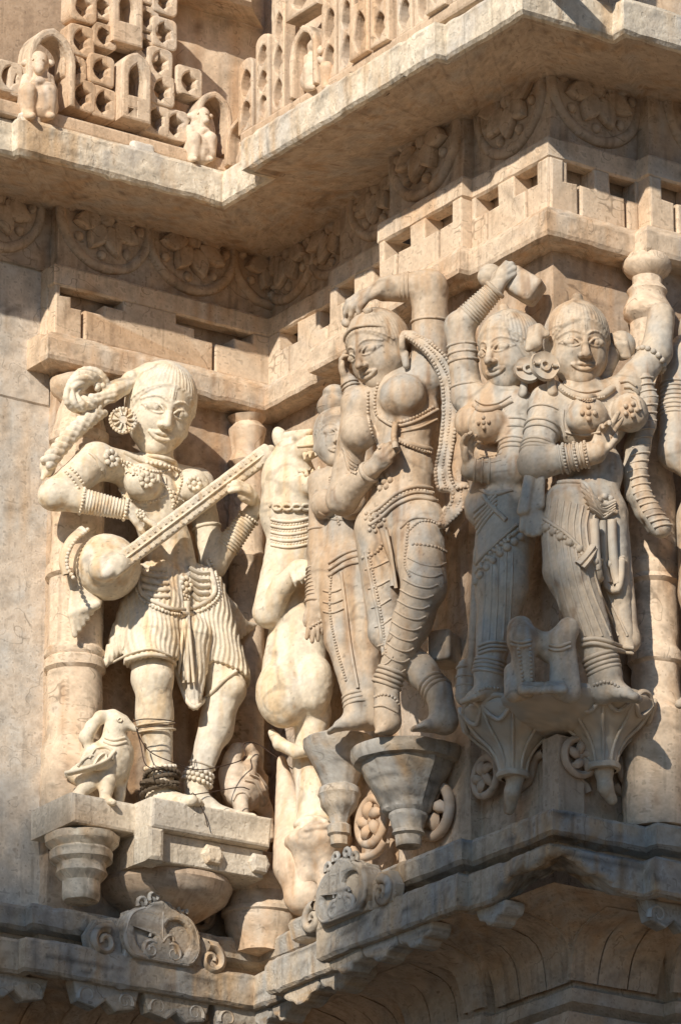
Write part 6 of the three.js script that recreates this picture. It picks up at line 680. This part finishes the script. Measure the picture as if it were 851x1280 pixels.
// ------------------------------------------------------------------ the court and what stands opposite (it shades the lower part of the wall)
{
  const g = shade(new THREE.Mesh(new THREE.PlaneGeometry(600, 600).rotateX(-Math.PI / 2), new THREE.MeshStandardMaterial({ color: new THREE.Color(0.22, 0.18, 0.135), roughness: 0.95 }))); g.name = 'court_paving'; g.position.set(0, -5.4, 0); g.userData.kind = 'structure'; scene.add(g);
  const h = V(SUN.x, 0, SUN.z).normalize(), e = V(h.z, 0, -h.x), ground = (L, k) => V(h.x * L + e.x * k, -5.4, h.z * L + e.z * k), slope = SUN.y / Math.hypot(SUN.x, SUN.z);
  const bark = new THREE.MeshStandardMaterial({ color: new THREE.Color(0.12, 0.085, 0.06), roughness: 0.95 }), green = new THREE.MeshPhysicalMaterial({ color: new THREE.Color(0.05, 0.085, 0.025), roughness: 0.7, side: THREE.DoubleSide });
  const leaves = (P, c, a, s, droop) => { const d = V(Math.cos(a) * Math.cos(droop), -Math.sin(droop), Math.sin(a) * Math.cos(droop)), w = V(-Math.sin(a), 0, Math.cos(a)).multiplyScalar(s * 0.19), q = c.clone().addScaledVector(d, s * 0.5).add(V(0, 0.01, 0)), t = c.clone().addScaledVector(d, s); for (const v of [c, q.clone().add(w), t, c, t, q.clone().sub(w)]) P.push(v.x, v.y, v.z); };
  const crown = (P, tree) => { const lg = new THREE.BufferGeometry(); lg.setAttribute('position', new THREE.Float32BufferAttribute(P, 3)); lg.computeVertexNormals(); part('crown', lg, green, tree); };
  // columnar mast tree beyond it, leaves hanging along a straight stem
  const tree = thing('mast_tree', 'slim columnar evergreen tree with drooping leaves rising above the round court trees', 'tree'), b = ground(13.0, 0.70), H = 13.0 * slope + 0.02 + 5.4;
  part('trunk', tube([b.clone(), b.clone().add(V(0, H * 0.5, 0)), b.clone().add(V(0.03, H * 0.97, 0))], t => 0.16 * (1 - t * 0.92), null), bark, tree);
  const P = [];
  for (let k = 0; k < 15000; k++) { const u = rnd(), y = 2.2 + (H - 2.2) * Math.pow(u, 0.75), f = (H - y) / H, R = Math.min(0.55, 0.08 + 1.0 * f) * (0.9 + 0.25 * noise(y * 2.2, 3, 1)), r = R * Math.sqrt(rnd()), a = rnd() * 6.283; leaves(P, b.clone().add(V(r * Math.cos(a), y, r * Math.sin(a))), a + (rnd() - 0.5), 0.16 + 0.1 * rnd(), 0.4 + rnd() * 0.9); }
  crown(P, tree);
  // round-crowned trees along the court
  [[15, -4.6, 2.4, -0.75], [14.5, -1.3, 1.9, -0.62], [15, 1.0, 1.7, -0.52]].forEach(([L, k, R, v], i) => {
    const t = thing('court_tree', ['broad round-crowned tree at the far end of the court tree row', 'middle round-crowned tree of the court row, beside the mast tree', 'round-crowned tree standing behind the slim mast tree'][i], 'tree', 'round trees along the court'), c = ground(L, k), Y = L * slope + v + 5.4 - R, Q = [];
    part('trunk', tube([c.clone(), c.clone().add(V(0.1, Y * 0.55, 0)), c.clone().add(V(0, Y, 0.05))], s => 0.22 * (1 - 0.6 * s), null), bark, t);
    for (let n = 0; n < 5; n++) { const a = n * 1.257; part('limb', tube([c.clone().add(V(0, Y * 0.6, 0)), c.clone().add(V(R * 0.4 * Math.cos(a), Y * 0.85, R * 0.4 * Math.sin(a))), c.clone().add(V(R * 0.7 * Math.cos(a), Y + R * 0.3, R * 0.7 * Math.sin(a)))], s => 0.09 * (1 - 0.7 * s), null), bark, t); }
    for (let n = 0; n < 26000; n++) { const a = rnd() * 6.283, z = rnd() * 2 - 1, q = Math.sqrt(1 - z * z), r = R * Math.cbrt(rnd()) * (0.72 + 0.42 * noise(4 + 2.2 * q * Math.cos(a), 2.2 * z + 7, 2.2 * q * Math.sin(a))); leaves(Q, c.clone().add(V(r * q * Math.cos(a), Y + r * z, r * q * Math.sin(a))), a + rnd() * 2, 0.14 + 0.1 * rnd(), rnd() * 1.0); }
    crown(Q, t);
  });
}
// ------------------------------------------------------------------ wire and rope left on the lute player
{
  const z = (l, w) => l.map(([x, y, d]) => onZ(x, y, d ?? w)), iron = new THREE.MeshStandardMaterial({ color: new THREE.Color(0.055, 0.03, 0.02), roughness: 0.7, metalness: 0.3 });
  const wire = thing('rusty_wire', 'thin rusty wire strung from the lute player\'s shin past the two geese', 'wire');
  part('strand', tube(z([[166, 902, 0.2], [178, 899, 0.225], [196, 899, 0.235], [214, 901, 0.23], [220, 904, 0.21], [205, 907, 0.228], [184, 909, 0.222], [172, 913, 0.2], [186, 938, 0.21], [214, 952, 0.22], [246, 962, 0.2], [280, 957, 0.19], [306, 947, 0.18], [305, 930, 0.17], [322, 930, 0.17], [342, 944, 0.19], [376, 968, 0.22], [410, 985, 0.26]]), 0.0014, null, { seg: 5 }), iron, wire);
  part('strand', tube(z([[170, 908, 0.21], [176, 930, 0.21], [182, 955, 0.215], [196, 962, 0.222], [206, 966, 0.22]]), 0.0013, null, { seg: 5 }), iron, wire);
  part('strand', tube(z([[226, 999, 0.23], [240, 994, 0.235], [270, 989, 0.21], [300, 984, 0.2], [312, 987, 0.2]]), 0.0014, null, { seg: 5 }), iron, wire);
  part('strand', tube(z([[236, 1004, 0.24], [238, 994, 0.24], [243, 992, 0.24], [250, 1006, 0.255], [256, 1018, 0.262], [260, 1034, 0.262]]), 0.0013, null, { seg: 5 }), iron, wire);
  const rope = thing('ankle_rope', 'dark coir rope wound several times round the lute player\'s ankle', 'rope'), c = onZ(201, 982, 0.15), jute = new THREE.MeshStandardMaterial({ color: new THREE.Color(0.10, 0.075, 0.05), roughness: 1 });
  for (let k = 0; k < 6; k++) part('rope_turn', tube(Array.from({ length: 22 }, (_, i) => { const a = i / 22 * 6.283, R = 0.042 + 0.004 * Math.sin(a * 3 + k * 2); return V(c.x + R * Math.cos(a), c.y + 0.022 - k * 0.0085 + 0.010 * Math.sin(a * 1 + k * 1.3), c.z + R * Math.sin(a)); }), t => 0.0055 + 0.0014 * Math.sin(t * 160), null, { closed: true, n: 90 }), jute, rope);
}
renderer.render(scene, camera);
